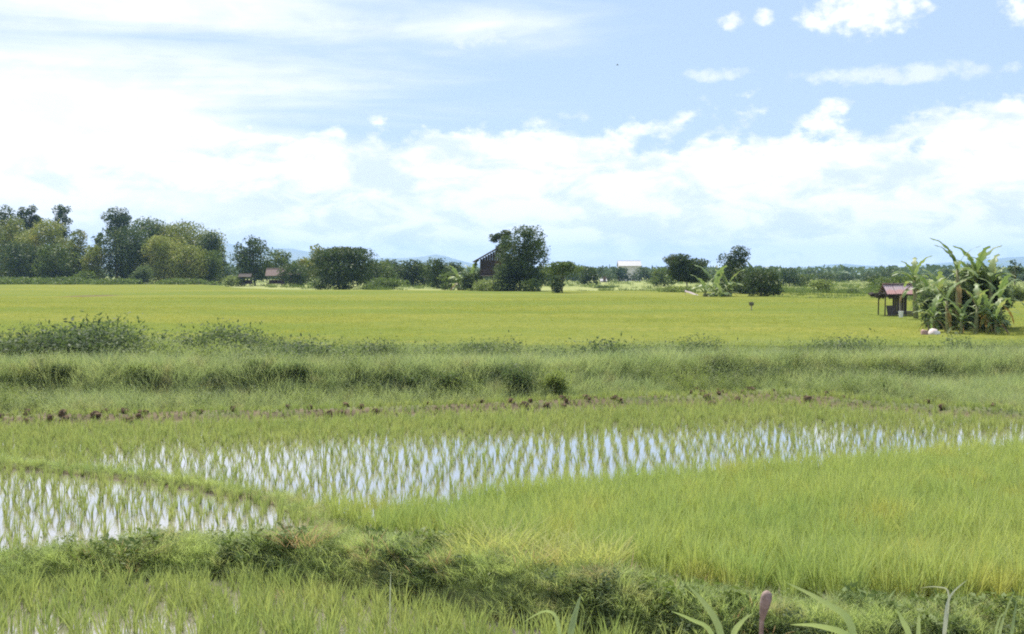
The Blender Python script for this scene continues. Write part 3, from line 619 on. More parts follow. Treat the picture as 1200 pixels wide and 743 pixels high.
T('tree', 690, 330, 312, 30, M['tree_dark'], 'hazy dark tree left of the large pale building', seed=72, cb=0.0)
T('tree', 778, 300, 314, 32, M['tree_mid'], 'low tree touching the left of the thorny tree', seed=73, cb=0.0)
T('tree', 874, 175, 312, 34, M['tree_dark'], 'dark tree joining the upright tree and the dense rounded one', seed=74, cb=0.0)
T('tree', 940, 300, 321, 30, M['tree_mid'], 'low green tree behind the round meadow bush', seed=75, cb=0.0)
T('tree', 1030, 260, 322, 34, M['tree_dark'], 'low dark tree above the field hut roof at its left', seed=76, cb=0.0)
T('bush', 168, 325, 311, 30, M['weed_dark'], 'dark purplish bush at the foot of the second grove', 'bush', 'bush', 17)
T('bush', 100, 330, 317, 32, M['bush_green'], 'low green bush in the gap at the foot of the leftmost grove', 'bush', 'bush', 18)
T('bush', 276, 300, 322, 30, M['weed'], 'low spreading bush on the field edge left of the small thatched hut', 'bush', 'bush', 19)
for i, (px_, tp, wd) in enumerate(((20, 324, 90), (70, 324, 70), (130, 326, 90), (215, 326, 80))):
    T('hedge', px_, 322 - i * 2, tp, wd, M['bush_green'], ['low hedge strip under the tree at the left edge', 'low hedge strip below the yellowish trees', 'low hedge strip below the dark front tree', 'low hedge strip below the yellow flowering tree'][i], 'hedge', 'bush', 300 + i)
T('tree', 299, 318, 276, 46, M['tree_dark'], 'tree with a crooked dark top left of the small thatched hut', seed=20, cb=0.05, lean=-0.2)
T('tree', 330, 345, 292, 36, M['tree_mid'], 'mid green tree rising behind the small thatched hut', seed=21, cb=0.0)
T('tree', 355, 350, 301, 38, M['tree_olive'], 'low olive tree right of the small thatched hut', seed=22, cb=0.0)
T('tree', 376, 270, 286, 34, M['tree_olive'], 'pale topped tree sticking out behind the wide spreading tree', seed=23)
T('tree', 397, 238, 289, 106, M['tree_dark'], 'wide spreading tree with a layered dark crown at the field edge', style='umbrella', seed=24, cb=0.12, dens=1.2, gap=0.33)
T('bush', 392, 234, 322, 54, M['weed_dark'], 'dark bush under the wide spreading tree', 'bush', 'bush', 25)
T('tree', 432, 262, 303, 42, M['tree_dark'], 'low dark tree touching the right of the wide spreading tree', seed=26, cb=0.0)
T('tree', 462, 300, 302, 38, M['tree_far'], 'small round tree left of the pair near the field edge', seed=27, cb=0.0)
T('tree', 484, 300, 303, 30, M['tree_dark'], 'small dark round tree in the gap before the blue hill', seed=28, cb=0.0)
T('tree', 512, 258, 302, 36, M['tree_dark'], 'dense dark bushy tree below the peak of the blue hill', seed=29, cb=0.0)
T('bush', 448, 250, 325, 60, M['bush_green'], 'light green scrub at the field edge before the small round trees', 'bush', 'bush', 30)
T('bush', 527, 240, 318, 26, M['bush_green'], 'pale green bush left of the banana plants by the stilt house', 'bush', 'bush', 31)
T('bush', 549, 212, 317, 26, M['weed_dark'], 'dark bush in front of the left corner of the stilt house', 'bush', 'bush', 32)
T('tree', 609, 206, 264, 62, M['tree_dark'], 'tall dark tree standing over the right side of the stilt house', seed=33, cb=0.08, dens=1.4)
T('tree', 594, 216, 269, 36, M['tree_dark'], 'airy open branched tree leaning above the stilt house roof', style='thin', seed=34, cb=0.62, lean=-0.3, dens=0.8)
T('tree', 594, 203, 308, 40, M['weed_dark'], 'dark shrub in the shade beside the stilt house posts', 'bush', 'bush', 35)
T('bush', 577, 203, 326, 54, M['weed'], 'low dark weeds along the foot of the stilt house', 'bush', 'bush', 36)
T('bush', 622, 200, 326, 28, M['bush_green'], 'green shrub at the right foot of the tall dark tree', 'bush', 'bush', 37)
T('tree', 659, 186, 306, 54, M['tree_mid'], 'small umbrella shaped tree on a short thick trunk right of the stilt house', style='umbrella', seed=38, cb=0.5, dens=1.3, gap=0.3)
T('bush', 653, 185, 324, 22, M['weed_dark'], 'vine grown bush round the trunk of the small umbrella tree', 'bush', 'bush', 39)
T('bush', 683, 205, 343, 20, M['weed_dark'], 'little dark bush on the meadow right of the small umbrella tree', 'bush', 'bush', 40)
T('bush', 706, 265, 335, 34, M['weed_dark'], 'flat dark bush alone on the meadow', 'bush', 'bush', 41)
T('bush', 755, 215, 340, 50, M['weed'], 'long low bush on the meadow left of the spreading thorny tree', 'bush', 'bush', 42)
T('tree', 805, 196, 297, 76, M['tree_dark'], 'spreading flat topped thorny tree left of the pale banana plants', style='umbrella', seed=43, cb=0.18, dens=1.35, gap=0.32)
T('bush', 796, 190, 335, 50, M['weed'], 'low bush under the thorny tree', 'bush', 'bush', 44)
T('tree', 862, 186, 287, 36, M['tree_dark'], 'upright dark tree behind the pale banana plants', seed=45, cb=0.02)
T('tree', 892, 158, 314, 56, M['tree_dark'], 'dense rounded dark tree at the field edge right of the banana plants', seed=46, cb=0.0, dens=1.2)
T('tree', 925, 290, 313, 26, M['tree_far'], 'hazy tree just right of the dense rounded dark tree', seed=47, cb=0.1)
T('bush', 963, 190, 327, 34, M['weed'], 'round green bush alone on the right meadow', 'bush', 'bush', 48)
T('bush', 1000, 178, 338, 18, M['weed_dark'], 'small dark bush right of the round meadow bush', 'bush', 'bush', 49)
T('hedge', 975, 146, 347, 90, M['weed'], 'low green hedge along the far field edge at the right', 'hedge', 'bush', 50)
T('bush', 915, 152, 346, 40, M['weed'], 'low weedy bush right of the dense rounded dark tree', 'bush', 'bush', 51)
T('bush', 1022, 86, 369, 34, M['weed'], 'low weeds left of the open field hut', 'bush', 'bush', 52)
T('tree', 1189, 190, 304, 24, M['tree_dark'], 'thin wispy tree right of the banana grove', style='thin', seed=53, cb=0.35, dens=0.5)
T('bush', 1060, 160, 322, 80, M['bush_green'], 'green thicket behind the open field hut', 'bush', 'bush', 54)
T('bush', 1187, 130, 334, 40, M['weed'], 'green thicket at the right edge behind the banana grove', 'bush', 'bush', 55)
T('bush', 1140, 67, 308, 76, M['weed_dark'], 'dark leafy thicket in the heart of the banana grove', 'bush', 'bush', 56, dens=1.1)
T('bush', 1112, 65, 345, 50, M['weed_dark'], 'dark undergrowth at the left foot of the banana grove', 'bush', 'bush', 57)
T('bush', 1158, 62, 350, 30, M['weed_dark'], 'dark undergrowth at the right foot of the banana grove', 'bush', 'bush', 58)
# the hazy far row of trees
rnd = random.Random(77); lab = 'small hazy green tree in the far row beyond the fields'
xx = 262
while xx < 1240:
    wd = rnd.uniform(18, 36); d = rnd.uniform(430, 640)
    tp = rnd.uniform(311, 320) + (3 if xx > 880 else 0) if xx > 420 else rnd.uniform(304, 312)
    T('tree', xx, 470 if 715 < xx < 765 else d, 312 if 715 < xx < 765 else tp, wd, M['tree_far'], lab, seed=400 + int(xx), group='far row of trees', cb=0.0)
    xx += wd * rnd.uniform(0.45, 0.8)
V = []; rs = np.random.RandomState(9); n = 26000; xp = rs.uniform(-2200, 2600, n); dd = rs.uniform(700, 1100, n); hh = 4.6 + 4 * fbm(xp * 0.03, dd * 0.01, 60)
px3 = np.stack([(xp) * dd / FPX, dd, rs.uniform(0, 1, n) ** 0.6 * hh], 1); a = rs.normal(size=(n, 3)) * 1.1; b_ = rs.normal(size=(n, 3)) * 1.1
V = np.stack([px3 - a, px3 + b_, px3 + a, px3 - b_], 1).reshape(-1, 3)
fw = link('far_woodland', mesh_np('far_woodland', V, np.arange(n * 4).reshape(-1, 4), M['tree_far'])); tagk(fw, 'distant hazy wood closing the plain', kind='stuff')

# shrubs standing in the middle bank
sh = [(18, 42, 385, 34), (40, 42, 381, 26), (8, 40, 402, 30), (70, 41, 392, 22), (126, 44, 376, 24), (180, 40, 396, 30), (205, 38, 402, 24), (240, 38, 400, 26), (115, 38, 408, 30), (380, 40, 419, 24),
      (548, 46, 404, 22), (569, 46, 403, 20), (716, 46, 402, 40), (800, 45, 402, 36), (480, 33.6, 441, 34), (525, 33.6, 437, 30), (608, 33.6, 430, 44), (650, 33.6, 436, 34), (300, 33.6, 440, 36), (345, 33.6, 443, 40), (165, 33.6, 446, 40), (70, 33.6, 446, 30)]
desc = ['at the far left end', 'second from the left and taller', 'low at the left edge', 'small, right of the left pair', 'slender and tallest of the left ones', 'left of centre in the back row', 'darker, next to the back row middle', 'at the right end of the left back row', 'below the slender one', 'small and alone, left of centre',
        'left one of the isolated dark pair', 'right one of the isolated dark pair', 'broad and pale, right of the isolated dark pair', 'rounded, below the thorny tree', 'dark, in the lower row left of centre', 'dark, beside the lower row centre', 'broad dark, under the isolated pair to the right', 'flat, right of the broad dark one', 'lower row, below the left back row', 'lower row, right of the left back row', 'lower row near the left side', 'lower row at the far left', 'lower row, right of centre', 'lower row, left of the field hut', 'lower row, straight below the field hut', 'lower row, below the banana grove']
for i, (px_, d, tp, wd) in enumerate(sh):
    sc_ = d / FPX; x_ = (px_ - 600) * sc_; z0 = float(ground_z(x_, d)); hh_ = max(0.35, H + (HOR - tp) * sc_ - z0)
    o = empty('shrub', (x_, d, z0)); tagk(o, 'weedy shrub on the middle bank, ' + desc[i], 'shrub', 'shrubs on the middle bank')
    mt = M['weed_dark'] if i in (0, 1, 2, 10, 11, 14, 15, 16, 18, 19, 21) else M['weed']
    weed_tuft(int(150 + wd * 5), hh_ * 1.08, wd * sc_ * 0.42, 0.085, 900 + i).build('foliage', mt, o)
    mb = MB(); rq = random.Random(i)
    for k_ in range(6): a_ = rq.uniform(0, 6.28); mb.tube([(0.05 * math.cos(a_), 0.05 * math.sin(a_), -0.05), (0.25 * wd * sc_ * math.cos(a_), 0.25 * wd * sc_ * math.sin(a_), hh_ * 0.75)], [0.015, 0.006], 5)
    mb.build('stem', M['bark'], o)

# ------------------------------------------------------------------ banana plants
def banana_leaf_mesh(L, Wd, e0, e1, seed, mat):
    rnd = random.Random(seed); n = 16; V = []; F = []; p = Vector((0, 0, 0)); st = L / n; right = Vector((0, 1, 0))
    for k in range(n + 1):
        t = k / n; e = R(e0 + (e1 - e0) * t ** 1.2); d = Vector((math.cos(e), 0, math.sin(e))); up = Vector((-math.sin(e), 0, math.cos(e)))
        wv = 0.04 if t < 0.12 else Wd / 2 * math.sin(math.pi * min(1, (t - 0.10) / 0.9 * 0.97 + 0.03)) ** 0.6 * rnd.choice([0.45, 0.8, 0.95, 1.0, 0.9])
        dr = -0.35 * wv * t * rnd.uniform(0.6, 1.5) + 0.12 * wv
        V += [p + right * wv + up * dr, p, p - right * wv + up * dr, p - up * 0.025 * (1.1 - t)]
        p = p + d * st
    for k in range(n):
        a = 4 * k; F += [(a, a + 1, a + 5, a + 4), (a + 1, a + 2, a + 6, a + 5), (a + 1, a + 5, a + 7, a + 3)]
    return mesh_np('leaf', V, F, mat, True)
BL = [banana_leaf_mesh(1.9, 0.46, 80, 5, 1, M['banana']), banana_leaf_mesh(1.9, 0.48, 66, -50, 2, M['banana']), banana_leaf_mesh(1.7, 0.44, 45, -75, 3, M['banana']), banana_leaf_mesh(1.6, 0.40, 20, -80, 4, M['banana']), banana_leaf_mesh(1.5, 0.22, -20, -88, 5, M['banana_dry'])]
def banana(px, d, top, label, seed, scale=1.0, nleaf=16, dry=2):
    rnd = random.Random(seed); s = d / FPX; x = (px - 600) * s; Ht = H + (HOR - top) * s
    o = empty('banana_plant', (x, d, float(ground_z(x, d)))); tagk(o, label, 'banana plant'); sh_ = Ht - 1.55 * scale; sh_ = max(sh_, 0.4)
    lx = rnd.uniform(-0.2, 0.2); MB().tube([(0, 0, -0.1), (lx * 0.4, 0, sh_ * 0.5), (lx, 0, sh_ + 0.1)], [0.15 * scale, 0.115 * scale, 0.06 * scale], 9).build('stem', M['banana_stem'], o, True)
    a0 = rnd.uniform(0, 6.28)
    for i in range(nleaf):
        kind = 0 if i < 3 else (1 if i < nleaf - 7 else (2 if i < nleaf - 3 else 3)); me = BL[kind]
        lf = link('leaf', me, o, (lx, 0, sh_ - 0.04 * i * scale), (0, 0, a0 + i * 2.4 + rnd.gauss(0, 0.25))); q = scale * rnd.uniform(0.7, 1.05) * (1.12 if kind == 0 else 0.9); lf.scale = (q, q, q)
    for i in range(dry):
        lf = link('leaf', BL[4], o, (lx, 0, sh_ * rnd.uniform(0.75, 0.92)), (0, 0, rnd.uniform(0, 6.28))); lf.scale = (scale,) * 3; lf['label'] = 'dry brown hanging leaf'
    return o
banana(1074, 79, 296, 'banana plant rising right behind the open field hut', 1, 1.15)
banana(1098, 68, 314, 'banana plant just right of the field hut, with drooping leaves', 2, 1.0)
banana(1124, 64, 276, 'tallest banana plant, in the middle of the right grove', 3, 1.2, 11)
banana(1112, 61, 322, 'low pale banana plant at the front of the right grove', 4, 0.95, 9, 2)
banana(1143, 66, 288, 'second tallest banana plant, right of the tallest in the grove', 5, 1.1)
banana(1143, 60.5, 330, 'front banana plant of the grove with a long yellow hanging leaf', 6, 0.9, 9, 2)
banana(1162, 65, 294, 'banana plant right of centre in the grove with an upright leaf', 7, 1.05)
banana(1174, 62, 318, 'banana plant near the right edge leaning outward', 8, 1.0, 9, 2)
banana(1168, 60, 345, 'young banana plant at the right foot of the grove', 9, 0.8)
for i_, (a_, b_, c_, l_) in enumerate(((1090, 72, 318, 'banana plant crowded behind the left side of the grove'), (1136, 70, 300, 'banana plant behind the tallest one, its leaves mixing with the thicket'), (1160, 69, 306, 'banana plant in the back row right of the second tallest'), (1166, 68, 304, 'rearmost banana plant at the right end of the grove'), (1127, 60, 348, 'small banana plant at the foot of the thicket, left of the front one'), (1158, 61, 338, 'leafy low banana plant between the front one and the right foot'), (1097, 62, 345, 'small drooping banana plant right behind the pale sack'))):
    banana(a_, b_, c_, l_, 60 + i_, 0.9 if c_ < 330 else 0.75)
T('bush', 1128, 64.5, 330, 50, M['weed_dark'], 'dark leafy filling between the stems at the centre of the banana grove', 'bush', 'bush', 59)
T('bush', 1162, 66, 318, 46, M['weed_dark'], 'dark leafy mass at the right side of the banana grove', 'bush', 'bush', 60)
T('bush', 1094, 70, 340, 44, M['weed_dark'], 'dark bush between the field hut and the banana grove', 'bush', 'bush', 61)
banana(838, 158, 309, 'pale banana plant in front of the upright dark tree', 10, 2.3)
banana(853, 156, 312, 'pale green banana plant right of the middle clump', 11, 1.9)
banana(826, 155, 319, 'low banana plant left in the pale middle clump', 12, 1.6)
banana(846, 153, 328, 'shortest banana plant at the front of the pale middle clump', 13, 1.4)
banana(538, 222, 306, 'banana plant left in the clump beside the stilt house', 14, 2.3)
banana(552, 220, 303, 'banana plant in the middle of the clump beside the stilt house', 15, 2.2)
banana(560, 216, 308, 'banana plant against the left wall of the stilt house', 16, 2.0)

# ------------------------------------------------------------------ buildings
def part(mb, name, mat, parent, label=None, smooth=False):
    o = mb.build(name, mat, parent, smooth)
    if label: o['label'] = label
    return o
# stilt house
d = 214; s = d / FPX; hx0 = (583 - 600) * s
h = empty('stilt_house', (hx0, d, 0.1), 0); tagk(h, 'dark wooden house on stilts half hidden by the tall tree', 'house')
zf, ze, za = 2.7, 5.35, 7.35; hw_, dp = 2.9, 6.0
for ix in range(3):
    for iy in range(3): part(MB().tube([(-hw_ + 0.15 + ix * (hw_ - 0.15), iy * (dp / 2 - 0.1) + 0.1, -0.2), (-hw_ + 0.15 + ix * (hw_ - 0.15), iy * (dp / 2 - 0.1) + 0.1, zf)], 0.12, 8), 'post', M['wood_dark'], h)
part(MB().box((0, dp / 2, zf + 0.08), (2 * hw_ + 0.3, dp + 0.3, 0.16)), 'floor', M['wood_brown'], h)
k = 0
for i in range(14):      # front wall boards, a window left open
    xb = -hw_ + (i + 0.5) * 2 * hw_ / 14; top_ = ze + (za - ze) * (1 - abs(xb) / (hw_ + 0.2)) * 0.86; bw = 2 * hw_ / 14 - 0.02
    if i in (4, 5, 9, 10):
        part(MB().box((xb, 0.03 * (i % 2), (zf + 0.16 + 3.6) / 2), (bw, 0.05, 3.6 - zf - 0.16)), 'plank', M['wood_dark'], h)
        part(MB().box((xb, 0.03 * (i % 2), (4.7 + top_) / 2), (bw, 0.05, top_ - 4.7)), 'plank', M['wood_dark'], h)
    else: part(MB().box((xb, 0.03 * (i % 2), (zf + 0.16 + top_) / 2), (bw, 0.05, top_ - zf - 0.16)), 'plank', M['wood_brown'] if i in (6, 7, 8) else M['wood_dark'], h)
for cx in (-hw_ + 5 * 2 * hw_ / 14, -hw_ + 10 * 2 * hw_ / 14):
    wdw = part(MB().box((cx - 0.4, -0.02, 4.15), (0.06, 0.1, 1.1)).box((cx + 0.4, -0.02, 4.15), (0.06, 0.1, 1.1)).box((cx, -0.02, 4.67), (0.86, 0.1, 0.06)).box((cx, -0.02, 3.63), (0.86, 0.1, 0.06)), 'window', M['wood_brown'], h)
    part(MB().box((cx, 0.09, 4.15), (0.76, 0.02, 0.98)), 'pane', M['glass_dark'], wdw)
for sx in (-1, 1): part(MB().box((sx * hw_, dp / 2, (zf + 0.16 + ze) / 2), (0.06, dp - 0.12, ze - zf - 0.16)), 'wall', M['wood_dark'], h)
part(MB().box((0, dp, (zf + 0.16 + ze) / 2), (2 * hw_, 0.06, ze - zf - 0.16)), 'wall', M['wood_dark'], h)
ew = 4.15; sl = math.atan2(za - ze + 0.35, ew); ln_ = math.hypot(ew, za - ze + 0.35)
for sx in (-1, 1):
    rf = part(MB().box((sx * ew / 2, dp / 2 - 0.3, (za + ze - 0.35) / 2 + 0.05), (ln_, dp + 2.4, 0.08), ry=sx * sl), 'roof', M['roof_brown'], h)
    for j in range(5): part(MB().box((sx * ew / 2 - sx * 0.0, dp / 2 - 1.4 + j * 1.3, (za + ze - 0.35) / 2 + 0.11), (ln_ - 0.1, 0.07, 0.06), ry=sx * sl), 'rafter', M['roof_brown'], rf)
part(MB().box((0, dp / 2 - 0.3, za + 0.1), (0.3, dp + 2.4, 0.08)), 'ridge_cap', M['roof_brown'], h)
rl = MB().box((0, -1.2, zf + 0.95), (2 * hw_, 0.06, 0.08)).box((0, -1.2, zf + 0.55), (2 * hw_, 0.05, 0.06))
for i in range(9): rl.box((-hw_ + 0.1 + i * (2 * hw_ - 0.2) / 8, -1.2, zf + 0.5), (0.06, 0.06, 0.95))
part(rl, 'railing', M['wood_brown'], h); part(MB().box((0, -0.62, zf + 0.05), (2 * hw_, 1.2, 0.1)), 'veranda', M['wood_pale'], h)
for x_ in (-hw_ + 0.1, hw_ - 0.1): part(MB().tube([(x_, -1.15, -0.2), (x_, -1.15, ze - 0.1)], 0.09, 8), 'post', M['wood_dark'], h)
ld = MB().tube([(-0.9, -2.6, -0.1), (-0.9, -1.25, zf)], 0.05, 6).tube([(-0.3, -2.6, -0.1), (-0.3, -1.25, zf)], 0.05, 6)
for i in range(8): t = (i + 0.5) / 8; ld.box((-0.6, -2.6 + 1.35 * t, zf * t), (0.6, 0.1, 0.04))
part(ld, 'ladder', M['wood_brown'], h)

def shed(name, px, d, wpx, eave, ridge, label, wall, roof, dpt, walls=True, back=None):
    s = d / FPX; x = (px - 600) * s; wd = wpx * s; ze = H + (HOR - eave) * s; zr = H + (HOR - ridge) * s
    o = empty(name, (x, d, 0.1)); tagk(o, label, 'building' if walls else 'hut'); a = math.atan2(zr - ze, dpt / 2); ln_ = math.hypot(zr - ze, dpt / 2)
    for sy in (-1, 1): part(MB().box((0, sy * dpt / 4, (ze + zr) / 2), (wd, ln_ + 0.15, 0.07), rx=-sy * a), 'roof', roof, o)
    part(MB().tube([(-wd / 2, 0, zr + 0.04), (wd / 2, 0, zr + 0.04)], 0.1, 6), 'ridge_cap', roof, o)
    if walls:
        part(MB().box((0, -dpt * 0.44, ze / 2), (wd * 0.94, 0.12, ze)), 'wall', wall, o); part(MB().box((0, dpt * 0.44, ze / 2), (wd * 0.94, 0.12, ze)), 'wall', wall, o)
        for sx in (-1, 1):
            X0 = sx * wd * 0.46; hy = dpt * 0.43; zr2 = zr - 0.15; part(MB().add([(X0, -hy, 0), (X0, hy, 0), (X0, hy, ze), (X0, 0, zr2), (X0, -hy, ze), (X0 - sx * .1, -hy, 0), (X0 - sx * .1, hy, 0), (X0 - sx * .1, hy, ze), (X0 - sx * .1, 0, zr2), (X0 - sx * .1, -hy, ze)], [(0, 1, 2, 3, 4), (9, 8, 7, 6, 5), (0, 4, 9, 5), (4, 3, 8, 9), (3, 2, 7, 8), (2, 1, 6, 7)]), 'wall', wall, o)
        for i in (() if wpx > 20 else (-1, 1)):
            wn = part(MB().box((i * wd * 0.28, -dpt * 0.44 - 0.08, ze * 0.55), (wd * 0.12, 0.06, ze * 0.22)), 'window', M['wood_pale'], o); part(MB().box((i * wd * 0.28, -dpt * 0.44 - 0.12, ze * 0.55), (wd * 0.1, 0.03, ze * 0.18)), 'pane', M['glass_dark'], wn)
        part(MB().box((wd * 0.14, -dpt * 0.44 - 0.08, 1.05), (1.0, 0.06, 2.1)), 'door', M['wood_brown'], o)
    else:
        for sx in (-1, 1):
            for sy in (-1, 1): part(MB().tube([(sx * wd * 0.42, sy * dpt * 0.4, -0.2), (sx * wd * 0.42, sy * dpt * 0.4, ze + 0.15)], 0.07, 7), 'post', M['wood_dark'], o)
        part(MB().box((0, 0, 0.7), (wd * 0.86, dpt * 0.82, 0.1)), 'platform', M['wood_brown'], o)
        part(MB().box((0, dpt * 0.4, 1.15), (wd * 0.84, 0.05, 0.8)), 'back_panel', M['wood_dark'], o)
    return o
shed('warehouse', 737, 520, 27, 312, 306, 'large pale building with a white roof above the far trees', M['white_wall'], M['white_roof'], 9)
shed('farm_shed', 707, 440, 8, 329.5, 327, 'tiny white roofed shed at the foot of the far trees', M['white_wall'], M['white_roof'], 2.5)
shed('thatched_hut', 323, 305, 21, 323.5, 315.5, 'small brown roofed hut beside the crooked tree at the left', M['wood_dark'], M['roof_brown'], 3.6, False)
shed('farm_shed', 346, 330, 14, 322.5, 319.5, 'low open shed with a flat brown roof right of the small brown roofed hut', M['wood_dark'], M['roof_brown'], 3, False)
shed('thatched_hut', 288, 300, 15, 325, 321.5, 'low dark lean-to left of the small brown roofed hut', M['wood_dark'], M['thatch_dark'], 3, False)

# open field hut on the right
d = 85; s = d / FPX
o = empty('field_hut', ((1051 - 600) * s, d, 0.1)); tagk(o, 'open field hut with a faded red metal roof left of the banana grove', 'hut')
zt, zb, ww, hd = 2.45, 1.85, 1.9, 1.0
a = math.atan2(zt - zb, hd); ln_ = math.hypot(zt - zb, hd)
def corr(wd, ln, n=24):
    mb = MB(); V = []; F = []
    for i in range(n + 1):
        x = -wd / 2 + wd * i / n; z = 0.018 * math.cos(i * math.pi)
        V += [(x, -ln / 2, z), (x, ln / 2, z), (x, -ln / 2, z - 0.012), (x, ln / 2, z - 0.012)]
    for i in range(n): a_ = 4 * i; F += [(a_, a_ + 4, a_ + 5, a_ + 1), (a_ + 2, a_ + 3, a_ + 7, a_ + 6), (a_, a_ + 2, a_ + 6, a_ + 4), (a_ + 1, a_ + 5, a_ + 7, a_ + 3)]
    return mb.add(V, F)
for sy in (-1, 1):
    for j in range(3):
        r_ = part(corr(0.68, ln_ + 0.1, 10), 'roof_sheet', M['roof_metal'], o); r_.location = (-0.62 + j * 0.62, sy * hd / 2, (zt + zb) / 2 + 0.012 * (j % 2)); r_.rotation_euler = (-sy * a, 0, 0)
part(MB().box((0, 0, zt + 0.05), (1.9, 0.22, 0.04)), 'ridge_cap', M['roof_metal'], o)
aw = MB(); rnd = random.Random(3)
for i in range(60): aw.box((-1.0 + rnd.uniform(-0.6, 0.7), rnd.uniform(-0.9, 0.5), 1.72 + rnd.uniform(-0.14, 0.14)), (rnd.uniform(0.2, 0.5), rnd.uniform(0.1, 0.3), 0.06), rx=rnd.gauss(0, 0.3), ry=rnd.gauss(0, 0.25), rz=rnd.uniform(0, 3))
part(aw, 'thatch_awning', M['thatch_dark'], o, 'ragged dark thatch hanging low on the left')
part(MB().box((0, 0.0, zb - 0.08), (1.8, 1.7, 0.1)), 'ceiling', M['thatch_dark'], o)
for x_, y_ in ((-1.02, -0.8), (-0.06, -0.8), (-1.0, 0.8), (0.85, 0.8), (0.85, -0.8)): part(MB().tube([(x_, y_, -0.2), (x_ + 0.03, y_, zb - 0.03)], 0.045, 7), 'post', M['wood_pale'] if x_ == -0.06 else M['wood_dark'], o)
part(MB().box((0.35, 0.1, 0.62), (1.5, 1.3, 0.08)), 'platform', M['wood_dark'], o)
for i in range(6): part(MB().box((-0.05 + i * 0.15, 0.55, 1.1), (0.13, 0.04, 1.25), rz=0.03 * (i % 2)), 'plank', M['wood_dark'], o)
for i in range(4): part(MB().box((0.35, -0.56, 0.12 + i * 0.13), (1.4 - 0.02 * i, 0.04, 0.11)), 'board', M['wood_dark'], o)
bo = empty('bench', ((1041 - 600) * s, d - 1.0, 0.1), R(20)); tagk(bo, 'dark leaning wooden chair frame under the left half of the field hut', 'bench')
part(MB().box((0, 0, 0.42), (0.7, 0.45, 0.05)), 'seat', M['wood_dark'], bo); part(MB().box((0.1, 0.26, 0.75), (0.7, 0.04, 0.65), rx=-0.25), 'backrest', M['wood_dark'], bo)
for x_ in (-0.3, 0.3):
    for y_ in (-0.18, 0.18): part(MB().box((x_, y_, 0.2), (0.05, 0.05, 0.4)), 'leg', M['wood_dark'], bo)
# white bucket
bk = empty('bucket', ((1056 - 600) * 80 / FPX, 80, float(ground_z(24, 80)) + 0.42)); tagk(bk, 'small white bucket on the rice edge before the field hut', 'bucket')
part(MB().tube([(0, 0, 0), (0, 0, 0.36)], [0.12, 0.16], 14), 'body', M['white_plastic'], bk, smooth=False); part(MB().tube([(0, 0, 0.36), (0, 0, 0.385)], [0.175, 0.175], 14), 'rim', M['white_plastic'], bk)
part(MB().tube([(-0.16, 0, 0.36), (-0.1, -0.02, 0.46), (0.0, -0.02, 0.5), (0.1, -0.02, 0.46), (0.16, 0, 0.36)], 0.008, 5), 'handle', M['wood_dark'], bk)
def blob(rx, ry, rz, seed, n=10, m=14, amp=0.15):
    rs = np.random.RandomState(seed); mb = MB(); V = [(0, 0, -rz)]; F = []; off = rs.rand() * 50
    for i in range(1, n):
        th = math.pi * i / n - math.pi / 2
        for j in range(m):
            ph = 2 * math.pi * j / m; q = 1 + amp * 2 * (float(vnoise(math.cos(ph) * 2 + off, math.sin(ph) * 2 + th * 2, seed)) - 0.5)
            V.append((rx * q * math.cos(th) * math.cos(ph), ry * q * math.cos(th) * math.sin(ph), rz * q * math.sin(th)))
    V.append((0, 0, rz)); T_ = len(V) - 1
    for j in range(m): F.append((0, 1 + (j + 1) % m, 1 + j)); F.append((T_, 1 + (n - 2) * m + j, 1 + (n - 2) * m + (j + 1) % m))
    for i in range(n - 2):
        for j in range(m): a_ = 1 + i * m + j; b_ = 1 + i * m + (j + 1) % m; F.append((a_, b_, b_ + m, a_ + m))
    return mb.add(V, F)
# pale sack and brown stump in front of the banana grove
px_, d_ = 1094.5, 59.0; x_ = (px_ - 600) * d_ / FPX
sk = empty('sack', (x_, d_, 0.2)); tagk(sk, 'pale bulging sack on the field edge before the banana grove', 'sack')
part(blob(0.31, 0.25, 0.30, 5), 'body', M['sack'], sk, smooth=True).location = (0, 0, 0.24)
part(MB().tube([(-0.2, 0, 0.28), (-0.27, 0, 0.33), (-0.31, 0, 0.32)], [0.06, 0.03, 0.055], 8), 'tied_neck', M['sack'], sk, smooth=True)
x_ = (1081 - 600) * d_ / FPX
st = empty('stump', (x_, d_ - 0.3, 0.1)); tagk(st, 'short reddish brown stump with a bare twig beside the pale sack', 'stump')
part(MB().tube([(0, 0, -0.1), (0.02, 0, 0.3), (0.0, 0, 0.55), (0.01, 0, 0.6)], [0.2, 0.17, 0.16, 0.1], 10), 'trunk', M['clay'], st, smooth=True)
part(MB().tube([(0.1, 0, 0.45), (0.2, 0, 0.62), (0.17, 0, 0.85)], [0.04, 0.03, 0.015], 6), 'twig', M['bark'], st)
# leaning pale sheet below the thorny tree
x_ = (811 - 600) * 165 / FPX
sh_ = empty('tarpaulin', (x_, 165, 0.35), R(-15)); tagk(sh_, 'pale pink sheet slumped on the field edge beside the thorny tree', 'sheet')
V = []; F = []; rs = np.random.RandomState(8)
for i in range(9):
    for j in range(6):
        t = i / 8; V.append((-0.9 + 1.8 * t, -0.4 + 0.8 * j / 5, max(0.02, 0.75 * (1 - t) ** 0.8 * math.sin(math.pi * (0.25 + j / 10)) + rs.uniform(-0.05, 0.05))))
for i in range(8):
    for j in range(5): a_ = i * 6 + j; F.append((a_, a_ + 6, a_ + 7, a_ + 1))
part(MB().add(V, F), 'cloth', M['tarp'], sh_, smooth=True); part(MB().tube([(-0.9, 0, -0.2), (-0.85, 0, 0.8)], 0.03, 6), 'stake', M['wood_pale'], sh_)
